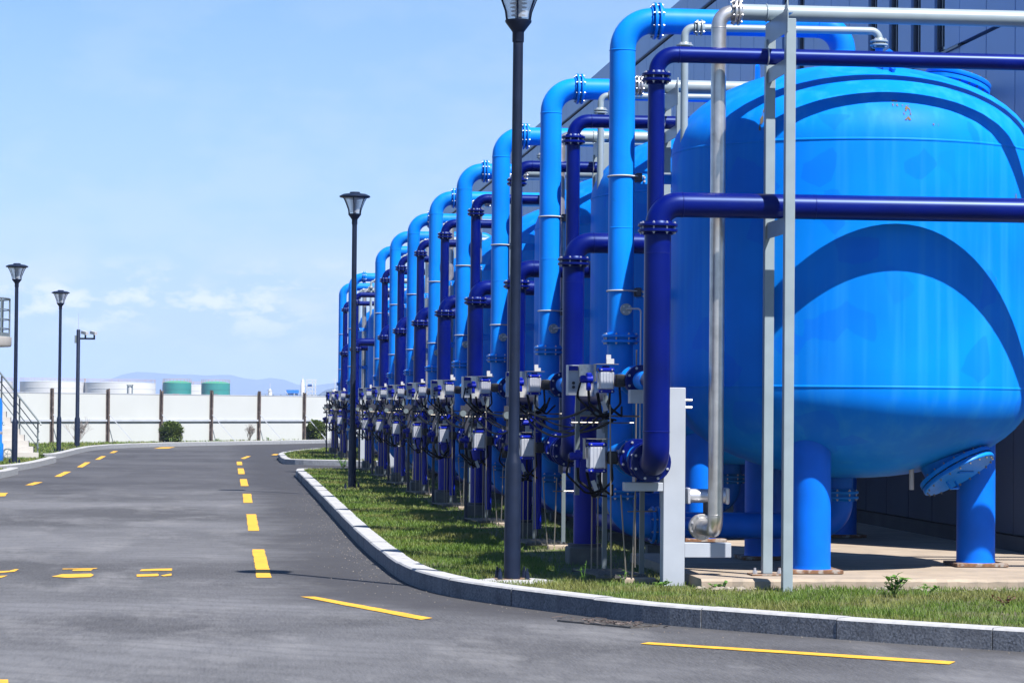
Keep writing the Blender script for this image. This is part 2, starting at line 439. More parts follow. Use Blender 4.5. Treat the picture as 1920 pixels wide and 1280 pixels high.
class MB:
    def __init__(s):
        s.v, s.f, s.mi = [], [], []

    def add(s, vs_, fs, mi=0):
        o = len(s.v)
        s.v += [tuple(p) for p in vs_]
        s.f += [tuple(i + o for i in q) for q in fs]
        s.mi += [mi] * len(fs)
        return s

    def box(s, x0, x1, y0, y1, z0, z1, mi=0, bev=0.0):
        if bev:
            return s.bbox(x0, x1, y0, y1, z0, z1, bev, mi)
        vs_ = [(x, y, z) for z in (z0, z1) for y in (y0, y1) for x in (x0, x1)]
        return s.add(vs_, [(0, 2, 3, 1), (4, 5, 7, 6), (0, 1, 5, 4), (2, 6, 7, 3), (0, 4, 6, 2), (1, 3, 7, 5)], mi)

    def bbox(s, x0, x1, y0, y1, z0, z1, b, mi=0):
        vs_, fs = [], []
        for sx in (0, 1):
            for sy in (0, 1):
                for sz in (0, 1):
                    X, Y, Z = (x0, x1)[sx], (y0, y1)[sy], (z0, z1)[sz]
                    ix, iy, iz = X + (b, -b)[sx], Y + (b, -b)[sy], Z + (b, -b)[sz]
                    vs_ += [(X, iy, iz), (ix, Y, iz), (ix, iy, Z)]
        idx = lambda a, b_, c, k: (a * 4 + b_ * 2 + c) * 3 + k
        q = lambda *a: fs.append(a)
        q(idx(0,0,0,0), idx(0,0,1,0), idx(0,1,1,0), idx(0,1,0,0)); q(idx(1,0,0,0), idx(1,1,0,0), idx(1,1,1,0), idx(1,0,1,0))
        q(idx(0,0,0,1), idx(1,0,0,1), idx(1,0,1,1), idx(0,0,1,1)); q(idx(0,1,0,1), idx(0,1,1,1), idx(1,1,1,1), idx(1,1,0,1))
        q(idx(0,0,0,2), idx(0,1,0,2), idx(1,1,0,2), idx(1,0,0,2)); q(idx(0,0,1,2), idx(1,0,1,2), idx(1,1,1,2), idx(0,1,1,2))
        for a in (0, 1):
            for c in (0, 1):
                q(idx(a,c,0,0), idx(a,c,1,0), idx(a,c,1,1), idx(a,c,0,1)); q(idx(a,0,c,0), idx(a,1,c,0), idx(a,1,c,2), idx(a,0,c,2))
                q(idx(0,a,c,1), idx(1,a,c,1), idx(1,a,c,2), idx(0,a,c,2))
                for d in (0, 1): q(idx(a,c,d,0), idx(a,c,d,1), idx(a,c,d,2))
        return s.add(vs_, fs, mi)

    def obox(s, c, ax, hx, hy, hz, mi=0):
        """oriented box: ax = 3 unit axes"""
        c = Vector(c); a, b, d = [Vector(k) for k in ax]
        vs_ = [c + a * x * hx + b * y * hy + d * z * hz for z in (-1, 1) for y in (-1, 1) for x in (-1, 1)]
        return s.add(vs_, [(0, 2, 3, 1), (4, 5, 7, 6), (0, 1, 5, 4), (2, 6, 7, 3), (0, 4, 6, 2), (1, 3, 7, 5)], mi)

    def bar(s, p0, p1, w, h=None, mi=0):
        p0, p1 = Vector(p0), Vector(p1)
        d, u, v = basis(p1 - p0)
        return s.obox((p0 + p1) / 2, (d, u, v), (p1 - p0).length / 2, w / 2, (h or w) / 2, mi)

    def rings(s, rs, cap0=True, cap1=True, mi=0, closed=False):
        n = len(rs[0]); o = len(s.v); fs = []
        for r_ in rs: s.v += [tuple(p) for p in r_]
        m = len(rs)
        for i in range(m - (0 if closed else 1)):
            j = (i + 1) % m
            for k in range(n):
                k2 = (k + 1) % n
                fs.append((o + i * n + k, o + i * n + k2, o + j * n + k2, o + j * n + k))
        if not closed:
            if cap0: fs.append(tuple(o + k for k in reversed(range(n))))
            if cap1: fs.append(tuple(o + (m - 1) * n + k for k in range(n)))
        s.f += fs; s.mi += [mi] * len(fs)
        return s

    def circ(s, c, u, v, r, n):
        c = Vector(c)
        return [c + (u * math.cos(t) + v * math.sin(t)) * r for t in [2 * math.pi * k / n for k in range(n)]]

    def cyl(s, p0, p1, r0, r1=None, n=20, caps=True, mi=0):
        p0, p1 = Vector(p0), Vector(p1)
        d, u, v = basis(p1 - p0)
        u, v = v, u
        return s.rings([s.circ(p0, v, u, r0, n)[::-1], s.circ(p1, v, u, r0 if r1 is None else r1, n)[::-1]][::1], caps, caps, mi)

    def lathe(s, c, prof, n=32, axis=(0, 0, 1), mi=0, caps=True):
        """prof = [(r, h)] along axis from c"""
        d, u, v = basis(axis)
        c = Vector(c)
        return s.rings([s.circ(c + d * h, u, v, max(r, 1e-4), n) for r, h in prof], caps, caps, mi)

    def tube(s, pts, r, n=16, bend=0.0, seg=8, caps=True, mi=0):
        pts = [Vector(p) for p in pts]
        path = [pts[0]]
        for i in range(1, len(pts) - 1):
            a, b, c = pts[i - 1], pts[i], pts[i + 1]
            d0, d1 = (a - b).normalized(), (c - b).normalized()
            ang = d0.angle(d1)
            if bend <= 0 or abs(ang - math.pi) < 1e-3:
                path.append(b); continue
            t = bend / math.tan(ang / 2)
            bis = (d0 + d1).normalized()
            o = b + bis * (bend / math.sin(ang / 2))
            e0, e1 = b + d0 * t - o, b + d1 * t - o
            tot = e0.angle(e1); ax = e0.cross(e1).normalized()
            for k in range(seg + 1):
                path.append(o + Matrix.Rotation(tot * k / seg, 3, ax) @ e0)
        path.append(pts[-1])
        rs = []; u = None
        for i, p in enumerate(path):
            if i == 0: t = path[1] - p
            elif i == len(path) - 1: t = p - path[-2]
            else: t = (path[i + 1] - p).normalized() + (p - path[i - 1]).normalized()
            t.normalize()
            if u is None: _, u, _ = basis(t)
            u = (u - t * u.dot(t)).normalized()
            v = t.cross(u)
            rs.append(s.circ(p, u, v, r, n))
        return s.rings(rs, caps, caps, mi)

    def torus(s, c, axis, r, rt, n=24, m=6, mi=0):
        d, u, v = basis(axis); c = Vector(c); rs = []
        for k in range(n):
            t = 2 * math.pi * k / n
            e = u * math.cos(t) + v * math.sin(t)
            rs.append(s.circ(c + e * r, e, d, rt, m)[::-1])
        return s.rings(rs, closed=True, mi=mi)

    def build(s, name, mats, parent=None, org=None, smooth=38, kind=None):
        me = bpy.data.meshes.new(name)
        o = Vector((0, 0, 0))
        if org is not None: o = Vector(org)
        elif parent is not None: o = root_loc(parent)
        me.from_pydata([(p[0] - o.x, p[1] - o.y, p[2] - o.z) for p in s.v], [], s.f)
        if not isinstance(mats, (list, tuple)): mats = [mats]
        for k in mats: me.materials.append(MATS[k])
        if len(mats) > 1: me.polygons.foreach_set('material_index', s.mi)
        if smooth:
            me.polygons.foreach_set('use_smooth', [True] * len(s.f))
            me.set_sharp_from_angle(angle=R(smooth))
        me.update()
        ob = bpy.data.objects.new(name, me)
        COL.objects.link(ob)
        if parent is not None: ob.parent = parent
        elif org is not None: ob.location = o
        if kind: ob['kind'] = kind
        return ob


ROOT = {}


def root_loc(o):
    while o.parent is not None: o = o.parent
    return Vector(o.location)


def thing(name, label, cat, loc, group=None):
    o = bpy.data.objects.new(name, None)
    o.empty_display_size = 0.3
    COL.objects.link(o)
    o.location = loc
    tag(o, label, cat, group)
    return o


def tag(o, label, cat, group=None):
    o['label'] = label; o['category'] = cat
    if group: o['group'] = group
    return o


def structure(o):
    o['kind'] = 'structure'
    return o


def children(o):
    return [c for c in ALLCH.get(o.name, [])]


ALLCH = {}


def index_children():
    ALLCH.clear()
    for o in COL.objects:
        if o.parent is not None: ALLCH.setdefault(o.parent.name, []).append(o)


def copy_tree(o, parent=None):
    c = o.copy()
    COL.objects.link(c)
    if parent is not None: c.parent = parent
    for ch in ALLCH.get(o.name, []): copy_tree(ch, c)
    return c


# ------------------------------------------------------------------ ground, road, kerbs
def sheet(name, pts, z, m):
    b = MB(); b.add([(x, y, z) for x, y in pts], [tuple(range(len(pts)))])
    return structure(b.build(name, m, smooth=0))


def area(p):
    return 0.5 * sum(p[i][0] * p[(i + 1) % len(p)][1] - p[(i + 1) % len(p)][0] * p[i][1] for i in range(len(p)))


def ccw(p): return p if area(p) > 0 else p[::-1]


sheet('ground', [(-9000, -60), (9000, -60), (9000, 9000), (-9000, 9000)], -0.06, 'field')
sheet('road', [(-26, -6), (30, -6), (30, 118), (-26, 118)], 0.0, 'asphalt')


def smooth_line(pts, step=0.25):
    """Catmull-Rom through pts, resampled evenly"""
    P = [Vector((*p, 0)) for p in pts]
    P = [P[0] * 2 - P[1]] + P + [P[-1] * 2 - P[-2]]
    out = []
    for i in range(1, len(P) - 2):
        a, b, c, d = P[i - 1:i + 3]
        k = max(2, int((c - b).length / 0.1))
        for j in range(k):
            t = j / k
            out.append(0.5 * ((2 * b) + (c - a) * t + (2 * a - 5 * b + 4 * c - d) * t * t + (3 * b - 3 * c + d - a) * t ** 3))
    out.append(P[-2])
    acc, res = 0.0, [out[0]]
    for p, q in zip(out, out[1:]):
        L = (q - p).length
        while L > 0 and acc + L >= step:
            p = p + (q - p) * ((step - acc) / L)
            L = (q - p).length; acc = 0; res.append(p.copy())
        acc += L
    return res


def kerb(name, pts, side, stone=1.2, w=0.18, h=0.15, face='curb_face', jit=0.004, start=0.0):
    """kerb stones along a smooth line (road edge); the body lies on `side` (+1 = left of travel)"""
    line = smooth_line(pts, 0.1)
    root = bpy.data.objects.new(name, None); COL.objects.link(root); structure(root)
    root.location = (line[0].x, line[0].y, 0)
    per = int(round(stone / 0.1)); i = 0
    inner = []
    first = int(start / 0.1)
    while i < len(line) - 1:
        k = per if i or not first else first
        seg = line[i:i + k + 1]
        if len(seg) < 2: break
        b = MB(); sec = []
        dz = random.uniform(-jit, jit); dn = random.uniform(-jit, jit) * 1.0
        sub = seg[::3] if (len(seg) - 1) % 3 == 0 else seg[::3] + [seg[-1]]
        for j, p in enumerate(sub):
            t = (sub[min(j + 1, len(sub) - 1)] - sub[max(j - 1, 0)]).normalized()
            nn = Vector((-t.y, t.x, 0)) * side
            q = p + t * (0.004 if j == 0 else (-0.004 if j == len(sub) - 1 else 0))
            ch = 0.014
            sec.append([q + nn * dn + Vector((0, 0, -0.04)), q + nn * dn + Vector((0, 0, h - ch + dz)), q + nn * (dn + ch) + Vector((0, 0, h + dz)),
                        q + nn * (w + dn) + Vector((0, 0, h + dz)), q + nn * (w + dn) + Vector((0, 0, -0.04))])
        o = len(b.v)
        for r_ in sec: b.v += [tuple(p) for p in r_]
        for j in range(len(sec) - 1):
            for k2 in range(4):
                q = (o + j * 5 + k2, o + (j + 1) * 5 + k2, o + (j + 1) * 5 + k2 + 1, o + j * 5 + k2 + 1)
                b.f.append(q if side < 0 else q[::-1]); b.mi.append(0 if k2 == 0 else 1)
        for e0 in (0, len(sec) - 1):
            b.f.append(tuple(o + e0 * 5 + k2 for k2 in range(5))); b.mi.append(0)
        b.build('kerb_stone', [face, 'curb_top'], root, smooth=0)
        i += k
    for j, p in enumerate(line[::5]):
        jj = min(j * 5, len(line) - 2)
        t = (line[jj + 1] - line[jj]).normalized()
        inner.append((p.x - t.y * side * w, p.y + t.x * side * w))
    return inner


NEAR = [(9.2, 13.4), (7.2, 15.4), (5.93, 16.66), (5.21, 17.35), (4.43, 18.08), (3.76, 18.82), (3.13, 19.62), (2.61, 20.62), (2.18, 21.60), (1.875, 22.6),
        (1.68, 24.1), (1.61, 26.9), (1.59, 30.4), (1.60, 35.1), (1.63, 42), (1.66, 51), (1.68, 58)]
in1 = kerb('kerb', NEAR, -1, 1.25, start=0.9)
CORN = [(1.68, 58.03), (1.69, 59.6), (1.80, 60.6), (2.2, 60.85), (3.4, 61.2), (5.5, 61.8), (8.6, 62.7)]
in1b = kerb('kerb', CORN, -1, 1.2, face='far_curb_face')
ISL2 = [(3.2, 88.2), (2.6, 85.8), (2.0, 82.0), (1.72, 78.5), (1.68, 75), (1.70, 72.2), (1.95, 70.75), (3.84, 69.4), (8.6, 66.2)]
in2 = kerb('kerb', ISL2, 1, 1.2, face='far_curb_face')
LK1 = [(-6.5, 45), (-4.9, 53), (-4.50, 57), (-4.42, 59.9)]
LK2 = [(-6.4, 62.6), (-5.3, 61.2), (-4.75, 62.2), (-4.50, 65), (-4.36, 69.2), (-4.30, 71.6)]
LK3 = [(-4.95, 76.2), (-4.62, 76.4), (-4.48, 79.5), (-4.36, 86), (-4.05, 91.2), (-3.3, 95), (-2.17, 98.2), (0.36, 103.2), (4.55, 110.5), (8, 116)]
l1 = kerb('kerb', LK1, 1, 1.2, face='far_curb_face')
l2 = kerb('kerb', LK2, 1, 1.2, face='far_curb_face')
l3 = kerb('kerb', LK3, 1, 1.2, face='far_curb_face')

GZ = 0.115
isl1 = ccw(in1 + in1b + [(9.5, 62.9), (9.5, 13.6)])
sheet('verge', isl1, GZ, 'soil')
isl2 = ccw(in2 + [(9.5, 65.9), (9.5, 92), (3.4, 90)])
sheet('verge', isl2, GZ, 'soil')
lv1 = ccw([(-26, 44)] + l1 + [(-4.6, 59.9), (-26, 59.9)])
sheet('verge', lv1, GZ - 0.006, 'soil')
lv2 = ccw([(-26, 62.7)] + l2 + [(-4.48, 71.7), (-4.9, 73.6), (-26, 73.6)])
sheet('verge', lv2, GZ - 0.003, 'soil')
lv3 = ccw([(-26, 75.9), (-4.9, 76.1)] + l3 + [(8, 122), (-26, 122)])
sheet('verge', lv3, GZ, 'soil')


def inside(x, y, poly):
    x = np.asarray(x); y = np.asarray(y); r_ = np.zeros(x.shape, bool)
    n = len(poly)
    for i in range(n):
        x1, y1 = poly[i]; x2, y2 = poly[(i + 1) % n]
        if y1 == y2: continue
        c = ((y1 > y) != (y2 > y)) & (x < (x2 - x1) * (y - y1) / (y2 - y1) + x1)
        r_ ^= c
    return r_


def patchy(x, y):
    return (np.sin(x * 3.1 + 1.3 * np.sin(y * 1.7)) + np.sin(y * 2.3 + 2 * np.sin(x * 2.9)) + np.sin((x + y) * 5.1)) / 3


def grass(name, polys, label, seed=1):
    """polys = [(poly, (x0,x1,y0,y1), count, height, width, exclude fn)]"""
    g = np.random.default_rng(seed)
    V, Fn = [], 0
    allv, tri = [], []
    for poly, (x0, x1, y0, y1), cnt, hh, ww, excl in polys:
        x = g.uniform(x0, x1, cnt); y = g.uniform(y0, y1, cnt)
        k = inside(x, y, poly)
        if excl is not None: k &= ~excl(x, y)
        pt = patchy(x, y)
        k &= g.uniform(0, 1, cnt) < (0.72 + 0.45 * pt)
        x, y, pt = x[k], y[k], pt[k]
        n = len(x)
        a = g.uniform(0, 6.283, n); h = hh * g.uniform(0.45, 1.25, n) * (1 + 0.25 * pt)
        w = ww * g.uniform(0.6, 1.2, n)
        ln = g.uniform(0.15, 0.9, n) * h; la = g.uniform(0, 6.283, n)
        bx, by = np.cos(a) * w / 2, np.sin(a) * w / 2
        z0 = np.full(n, GZ - 0.004)
        p0 = np.stack([x - bx, y - by, z0], 1); p1 = np.stack([x + bx, y + by, z0], 1)
        mx, my = x + np.cos(la) * ln * .35, y + np.sin(la) * ln * .35
        p2 = np.stack([mx + bx * .7, my + by * .7, z0 + h * .62], 1); p3 = np.stack([mx - bx * .7, my - by * .7, z0 + h * .62], 1)
        p4 = np.stack([x + np.cos(la) * ln, y + np.sin(la) * ln, z0 + h], 1)
        v = np.stack([p0, p1, p2, p3, p4], 1).reshape(-1, 3)
        base = Fn + np.arange(n)[:, None] * 5
        tri.append((base + np.array([[0, 1, 2]]))); tri.append((base + np.array([[0, 2, 3]]))); tri.append((base + np.array([[3, 2, 4]])))
        allv.append(v); Fn += n * 5
    v = np.concatenate(allv); t = np.concatenate(tri)
    me = bpy.data.meshes.new(name)
    me.vertices.add(len(v)); me.vertices.foreach_set('co', v.astype(np.float32).ravel())
    me.loops.add(len(t) * 3); me.loops.foreach_set('vertex_index', t.astype(np.int32).ravel())
    me.polygons.add(len(t)); me.polygons.foreach_set('loop_start', np.arange(0, len(t) * 3, 3, dtype=np.int32))
    me.update(calc_edges=True)
    me.materials.append(MATS['grass'])
    o = bpy.data.objects.new(name, me); COL.objects.link(o)
    o['kind'] = 'stuff'; tag(o, label, 'grass')
    return o


PADX, PADY = 3.93, 21.56


def pad1(x, y):
    return ((x > PADX - 0.02) & (y > PADY - 0.02) & (y < 25.4)) | (x > 4.2)*(y > 25.4) | ((x > 3.05) & (y > 22.5) & (rng.uniform(0, 1, x.shape) < 0.75)) | ((x - 2.50) ** 2 + (y - 22.46) ** 2 < 0.105)


grass('grass', [(isl1, (1.6, 8.0, 15.4, 27), 190000, 0.047, 0.0060, pad1),
                (isl1, (1.6, 4.2, 27, 40), 80000, 0.050, 0.009, pad1),
                (isl1, (1.6, 4.2, 40, 61), 40000, 0.055, 0.016, pad1)], 'short patchy lawn beside the nearest kerb, under the pipes', 3)
grass('grass', [(isl2, (1.6, 6, 66, 90), 26000, 0.07, 0.02, None)], 'small lawn on the far kerbed island past the side road', 4)
grass('grass', [(lv1, (-8, -4, 50, 60), 8000, 0.06, 0.02, None), (lv2, (-8, -4, 61, 74), 14000, 0.06, 0.02, None),
                (lv3, (-9, 6, 75, 118), 45000, 0.07, 0.03, None)], 'lawn strip on the left before the white fence', 5)


# ------------------------------------------------------------------ road markings
def rough_edge(q, step=0.16, amp=0.007):
    out = []
    for i in range(len(q)):
        a, c = Vector(q[i]), Vector(q[(i + 1) % len(q)])
        k = max(1, int((c - a).length / step)); nn = Vector((-(c - a).y, (c - a).x)).normalized()
        for j in range(k):
            p = a.lerp(c, j / k) + nn * (random.uniform(-amp, amp) if j else 0)
            out.append((p.x, p.y))
    return out


def marking(quads, label, name='road_marking', z=0.005, cat='road marking', group=None):
    root = None
    cx = sum(p[0] for q in quads for p in q) / sum(len(q) for q in quads)
    cy = sum(p[1] for q in quads for p in q) / sum(len(q) for q in quads)
    if len(quads) == 1:
        b = MB()
        q = rough_edge(ccw(quads[0]))
        b.add([(x, y, z) for x, y in q], [tuple(range(len(q)))])
        o = b.build(name, 'yellow_paint', org=(cx, cy, 0), smooth=0)
        return tag(o, label, cat, group)
    root = thing(name, label, cat, (cx, cy, 0), group)
    for q in quads:
        b = MB(); q = rough_edge(ccw(q), 0.06, 0.006)
        b.add([(x, y, z) for x, y in q], [tuple(range(len(q)))])
        b.build('stroke', 'yellow_paint', root, smooth=0)
    return root


ORD = ['nearest', 'second', 'third', 'fourth', 'fifth', 'sixth', 'seventh', 'eighth', 'ninth', 'tenth', 'eleventh', 'twelfth']
LANE = [[(0.367, 29.45), (0.501, 29.45), (0.486, 24.67), (0.350, 24.67)], [(0.392, 38.8), (0.532, 38.8), (0.504, 33.76), (0.372, 33.76)],
        [(0.413, 47.58), (0.560, 47.6), (0.537, 43.28), (0.394, 43.26)], [(0.428, 56.83), (0.578, 56.86), (0.560, 52.08), (0.417, 52.06)],
        [(0.443, 66.15), (0.590, 66.19), (0.572, 60.89), (0.427, 60.86)], [(0.462, 73.84), (0.605, 73.88), (0.590, 69.79), (0.450, 69.75)],
        [(0.598, 78.02), (0.825, 81.65), (0.950, 81.68), (0.715, 77.6)]]
for i, q in enumerate(LANE):
    marking([q], '%s yellow dash of the line up the middle of the road' % ORD[i], group='centre line dashes')
LEFT = [[(-3.72, 45.6), (-3.83, 47.38), (-3.68, 47.40), (-3.60, 45.8)], [(-3.70, 51.83), (-3.66, 53.75), (-3.50, 53.9), (-3.55, 51.86)],
        [(-3.52, 57.85), (-3.54, 62.1), (-3.39, 62.1), (-3.38, 57.88)], [(-3.49, 66.4), (-3.56, 71.8), (-3.42, 72.0), (-3.35, 66.43)],
        [(-3.46, 75.3), (-3.50, 80.2), (-3.36, 80.24), (-3.33, 75.33)], [(-3.47, 85.35), (-3.48, 88.67), (-3.33, 88.72), (-3.33, 85.4)]]
for i, q in enumerate(LEFT):
    marking([q], '%s yellow dash of the line along the left kerb' % ORD[i], group='left edge dashes')
marking([[(-2.29, 94.0), (-2.10, 97.0), (-1.60, 97.6), (-1.80, 94.6)]], 'faint far yellow dash crossing below the round bush by the fence')
marking([[(1.60, 83.6), (1.72, 85.5), (1.88, 85.5), (1.76, 83.4)]], 'short yellow dash just left of the far island tip')
marking([[(0.680, 22.25), (0.800, 22.25), (1.605, 20.03), (1.505, 19.86)]], 'long slanting yellow dash left of the nearest lamp post')
marking([[(2.838, 17.86), (2.915, 17.97), (4.66, 16.57), (4.568, 16.39)]], 'long thin yellow dash beside the nearest kerb at the bottom right')
marking([[(-1.30, 15.60), (-1.195, 15.60), (-1.16, 15.0), (-1.27, 15.0)]], 'sliver of yellow paint in the bottom left corner of the road')
LET = [([[(-0.735, 25.86), (-0.62, 25.95), (-0.445, 26.02), (-0.44, 25.68), (-0.60, 25.66), (-0.74, 25.60)],
         [(-0.757, 25.10), (-0.66, 25.16), (-0.562, 25.22), (-0.55, 24.98), (-0.56, 24.86), (-0.747, 24.79)],
         [(-0.53, 24.98), (-0.435, 25.26), (-0.43, 24.95), (-0.50, 24.84)]], 'rightmost of three small yellow painted road characters'),
       ([[(-1.488, 25.95), (-1.16, 26.06), (-1.17, 25.94), (-1.48, 25.84)], [(-1.38, 25.80), (-1.20, 25.90), (-1.20, 25.66), (-1.38, 25.60)],
         [(-1.515, 24.76), (-1.44, 25.12), (-1.18, 25.22), (-1.150, 25.05), (-1.165, 24.72), (-1.36, 24.62)]],
        'middle one of three small yellow painted road characters'),
       ([[(-2.10, 25.5), (-1.96, 25.62), (-1.93, 25.86), (-1.895, 25.86), (-1.905, 25.5), (-2.02, 25.3), (-2.10, 25.2)],
         [(-2.10, 24.80), (-1.925, 24.92), (-1.955, 24.62), (-2.10, 24.40)]], 'leftmost of three small yellow painted road characters, cut by the frame')]
for q, lb in LET: marking(q, lb, name='road_lettering', group='painted road characters')

# drain grate in the gutter
gd = thing('drain_grate', 'dark drain grate with leaf litter in the gutter by the nearest kerb', 'drain grate', (2.86, 19.52, 0))
gt = Vector((0.60, -0.80, 0)).normalized(); gn = Vector((gt.y, -gt.x, 0)) * -1
gn = Vector((0.80, 0.60, 0))
gc = Vector((2.86, 19.52, 0.006))
b = MB(); b.obox(gc, (gt, gn, Vector((0, 0, 1))), 0.36, 0.13, 0.002); b.build('pit', 'black_plastic', gd, smooth=0)
b = MB()
for k in range(-1, 2, 2):
    b.obox(gc + gn * 0.14 * k, (gt, gn, Vector((0, 0, 1))), 0.38, 0.012, 0.008)
    b.obox(gc + gt * 0.37 * k, (gt, gn, Vector((0, 0, 1))), 0.012, 0.15, 0.008)
b.build('frame', 'grating', gd, smooth=0)
for k in range(17):
    b = MB(); b.obox(gc + gt * (-0.34 + 0.0425 * k), (gt, gn, Vector((0, 0, 1))), 0.010, 0.13, 0.006); b.build('bar', 'grating', gd, smooth=0)
b = MB()
for k in range(70):
    p = gc + gt * random.gauss(0, 0.28) + gn * random.gauss(0.03, 0.09) + Vector((0, 0, 0.008))
    a = random.uniform(0, 6.28); L = random.uniform(.012, .05)
    b.obox(p, (Vector((math.cos(a), math.sin(a), random.uniform(-.2, .3))).normalized(), Vector((-math.sin(a), math.cos(a), 0)), Vector((0, 0, 1))), L, random.uniform(.003, .010), .002)
o = b.build('leaf_litter', 'rust_post', smooth=0, kind='stuff'); tag(o, 'dry leaf litter scattered over the drain grate in the gutter', 'litter')

# grit swept to the kerb
b = MB(); ln = smooth_line(NEAR, 0.05)
for k in range(520):
    i = int(random.triangular(60, len(ln) - 2, 330)); p = ln[i]; t = (ln[i + 1] - p).normalized()
    d = abs(random.gauss(0, 0.30)) + 0.02
    p = p + Vector((-t.y, t.x, 0)) * d * (1 if True else -1)
    r_ = random.uniform(.002, .0055)
    b.lathe(p + Vector((0, 0, 0.001)), [(r_, 0), (r_ * .8, r_ * .6), (r_ * .2, r_)], 5)
o = b.build('grit', 'stone', smooth=0, kind='stuff'); tag(o, 'pale stone grit swept along the foot of the nearest kerb', 'grit')


# ------------------------------------------------------------------ building behind the tanks
WX, WY0, WY1, WTOP = 7.9, 25.0, 98.0, 8.70
bld = thing('process_building', 'long blue grey metal panel building behind the row of tanks', 'building', (WX + 6, 60, 0))
b = MB(); b.box(WX + 0.10, WX + 14, WY0, WY1, -0.05, WTOP - 0.15)
b.build('wall_core', 'wall_joint', bld, smooth=0)
b = MB(); b.box(WX + 0.02, WX + 0.12, WY0, WY1, 0.0, 0.34); b.build('plinth', 'plinth', bld, smooth=0)
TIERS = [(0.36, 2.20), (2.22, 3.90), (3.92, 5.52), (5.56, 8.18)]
WIN = []                                                   # window bays (y0, y1) in the top tier
bays = [(28.1, 31.3), (35.4, 36.6)]
pm = {}


def panel_mesh(L, H, m='wall_panel'):
    k = (round(L, 3), round(H, 3), m)
    if k not in pm:
        q = MB(); q.box(0, 0.09, 0.013, L - 0.013, 0, H, bev=0.004)
        me = q.build('panel', m, smooth=0)
        pm[k] = me.data
        bpy.data.objects.remove(me)
    return pm[k]


def panel(y, L, z0, z1):
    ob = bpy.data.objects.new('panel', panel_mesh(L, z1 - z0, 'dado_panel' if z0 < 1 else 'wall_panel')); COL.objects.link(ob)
    ob.parent = bld
    ob.location = Vector((WX, y, z0)) - Vector(bld.location)


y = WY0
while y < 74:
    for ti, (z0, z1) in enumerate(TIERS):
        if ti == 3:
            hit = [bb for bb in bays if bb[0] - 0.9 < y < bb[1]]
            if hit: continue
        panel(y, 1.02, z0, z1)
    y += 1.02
b = MB(); b.box(WX, WX + 0.09, y, WY1, 0.36, 8.18); b.build('panel', 'wall_panel', bld, smooth=0)
for (y0, y1) in bays:
    # bay between the last full panel and the next one
    k0 = WY0 + math.ceil((y0 - 0.9 - WY0) / 1.02 - 1e-6) * 1.02
    k1 = WY0 + math.ceil((y1 - WY0) / 1.02 - 1e-6) * 1.02
    n = 4 if y1 - y0 > 2 else 2
    pw = (k1 - k0) / n
    for i in range(n):
        a = k0 + i * pw
        q = MB(); q.box(WX, WX + 0.09, a + 0.004, a + pw * 0.58, 5.56, 8.18, bev=0.006); q.build('pier_panel', 'wall_panel', bld, smooth=0)
        w = MB(); w.box(WX + 0.055, WX + 0.085, a + pw * 0.58, a + pw + 0.004, 5.60, 8.18)
        win = w.build('window', 'window_glass', bld, smooth=0)
        fm = MB()
        fm.box(WX + 0.03, WX + 0.09, a + pw * 0.58 + .002, a + pw * 0.58 + .04, 5.62, 8.17); fm.box(WX + 0.03, WX + 0.09, a + pw - .04, a + pw - .001, 5.62, 8.17)
        fm.box(WX + 0.035, WX + 0.09, a + pw * .79 - .012, a + pw * .79 + .012, 5.63, 8.16)
        fm.build('window_frame', 'window_frame', win, smooth=0)
    q = MB(); q.box(WX - 0.03, WX + 0.06, k0 - 0.05, k1 + 0.05, 5.518, 5.545); q.build('window_sill', 'window_frame', bld, smooth=0)
b = MB(); b.box(WX - 0.012, WX + 0.08, WY0, WY1, 8.205, 8.235); b.build('drip_moulding', 'wall_joint', bld, smooth=0)
y = WY0
for (a, c) in [(WY0 + 4 * k, WY0 + 4 * k + 4) for k in range(18)]:
    q = MB(); q.box(WX - 0.015, WX + 0.10, a + .004, c - .004, 8.245, WTOP, bev=0.01); q.build('parapet_panel', 'wall_panel', bld, smooth=0)
b = MB(); b.tube([(WX + 0.25, WY0, WTOP + 0.13), (WX + 0.25, 97, WTOP + 0.13)], 0.012, 6)
for k in range(25): b.cyl((WX + 0.25, WY0 + 3 * k, WTOP - 0.16), (WX + 0.25, WY0 + 3 * k, WTOP + 0.14), 0.010, n=6)
b.build('lightning_cable', 'rail_grey', bld)

# ------------------------------------------------------------------ concrete pads
def pad(name, x0, x1, y0, y1, z, label):
    b = MB()
    n = 46
    front = [(x0 + (x1 - x0) * i / n, y0 + random.uniform(-0.012, 0.012)) for i in range(n + 1)]
    lip = [(p[0], p[1] + 0.02 + random.uniform(0, 0.012)) for p in front]
    o = 0
    for i in range(n + 1):
        b.v += [(front[i][0], front[i][1], GZ - 0.03), (front[i][0], front[i][1], z - 0.018 - random.uniform(0, .008)), (lip[i][0], lip[i][1], z)]
    for i in range(n):
        a, c = 3 * i, 3 * i + 3
        b.f += [(a, c, c + 1, a + 1), (a + 1, c + 1, c + 2, a + 2)]; b.mi += [0, 0]
    q = len(b.v)
    b.v += [(x1, y1, z), (x0, y1, z), (x0, y1, GZ - .03), (x1, y1, GZ - .03)]
    b.f.append(tuple([3 * i + 2 for i in range(n + 1)] + [q, q + 1])); b.mi.append(0)
    b.f.append((0, 1, 2, q + 1, q + 2)); b.mi.append(0)
    b.f.append((3 * n, q + 3, q, 3 * n + 2, 3 * n + 1)); b.mi.append(0)
    ob = b.build(name, 'concrete', smooth=0)
    return structure(ob)


pad('concrete_pad', PADX, 7.88, PADY, 25.35, 0.20, '')
pad('concrete_pad', 4.72, 7.88, 25.40, 61.3, 0.196, '')
pad('concrete_pad', 4.72, 7.88, 70.6, 84.5, 0.20, '')

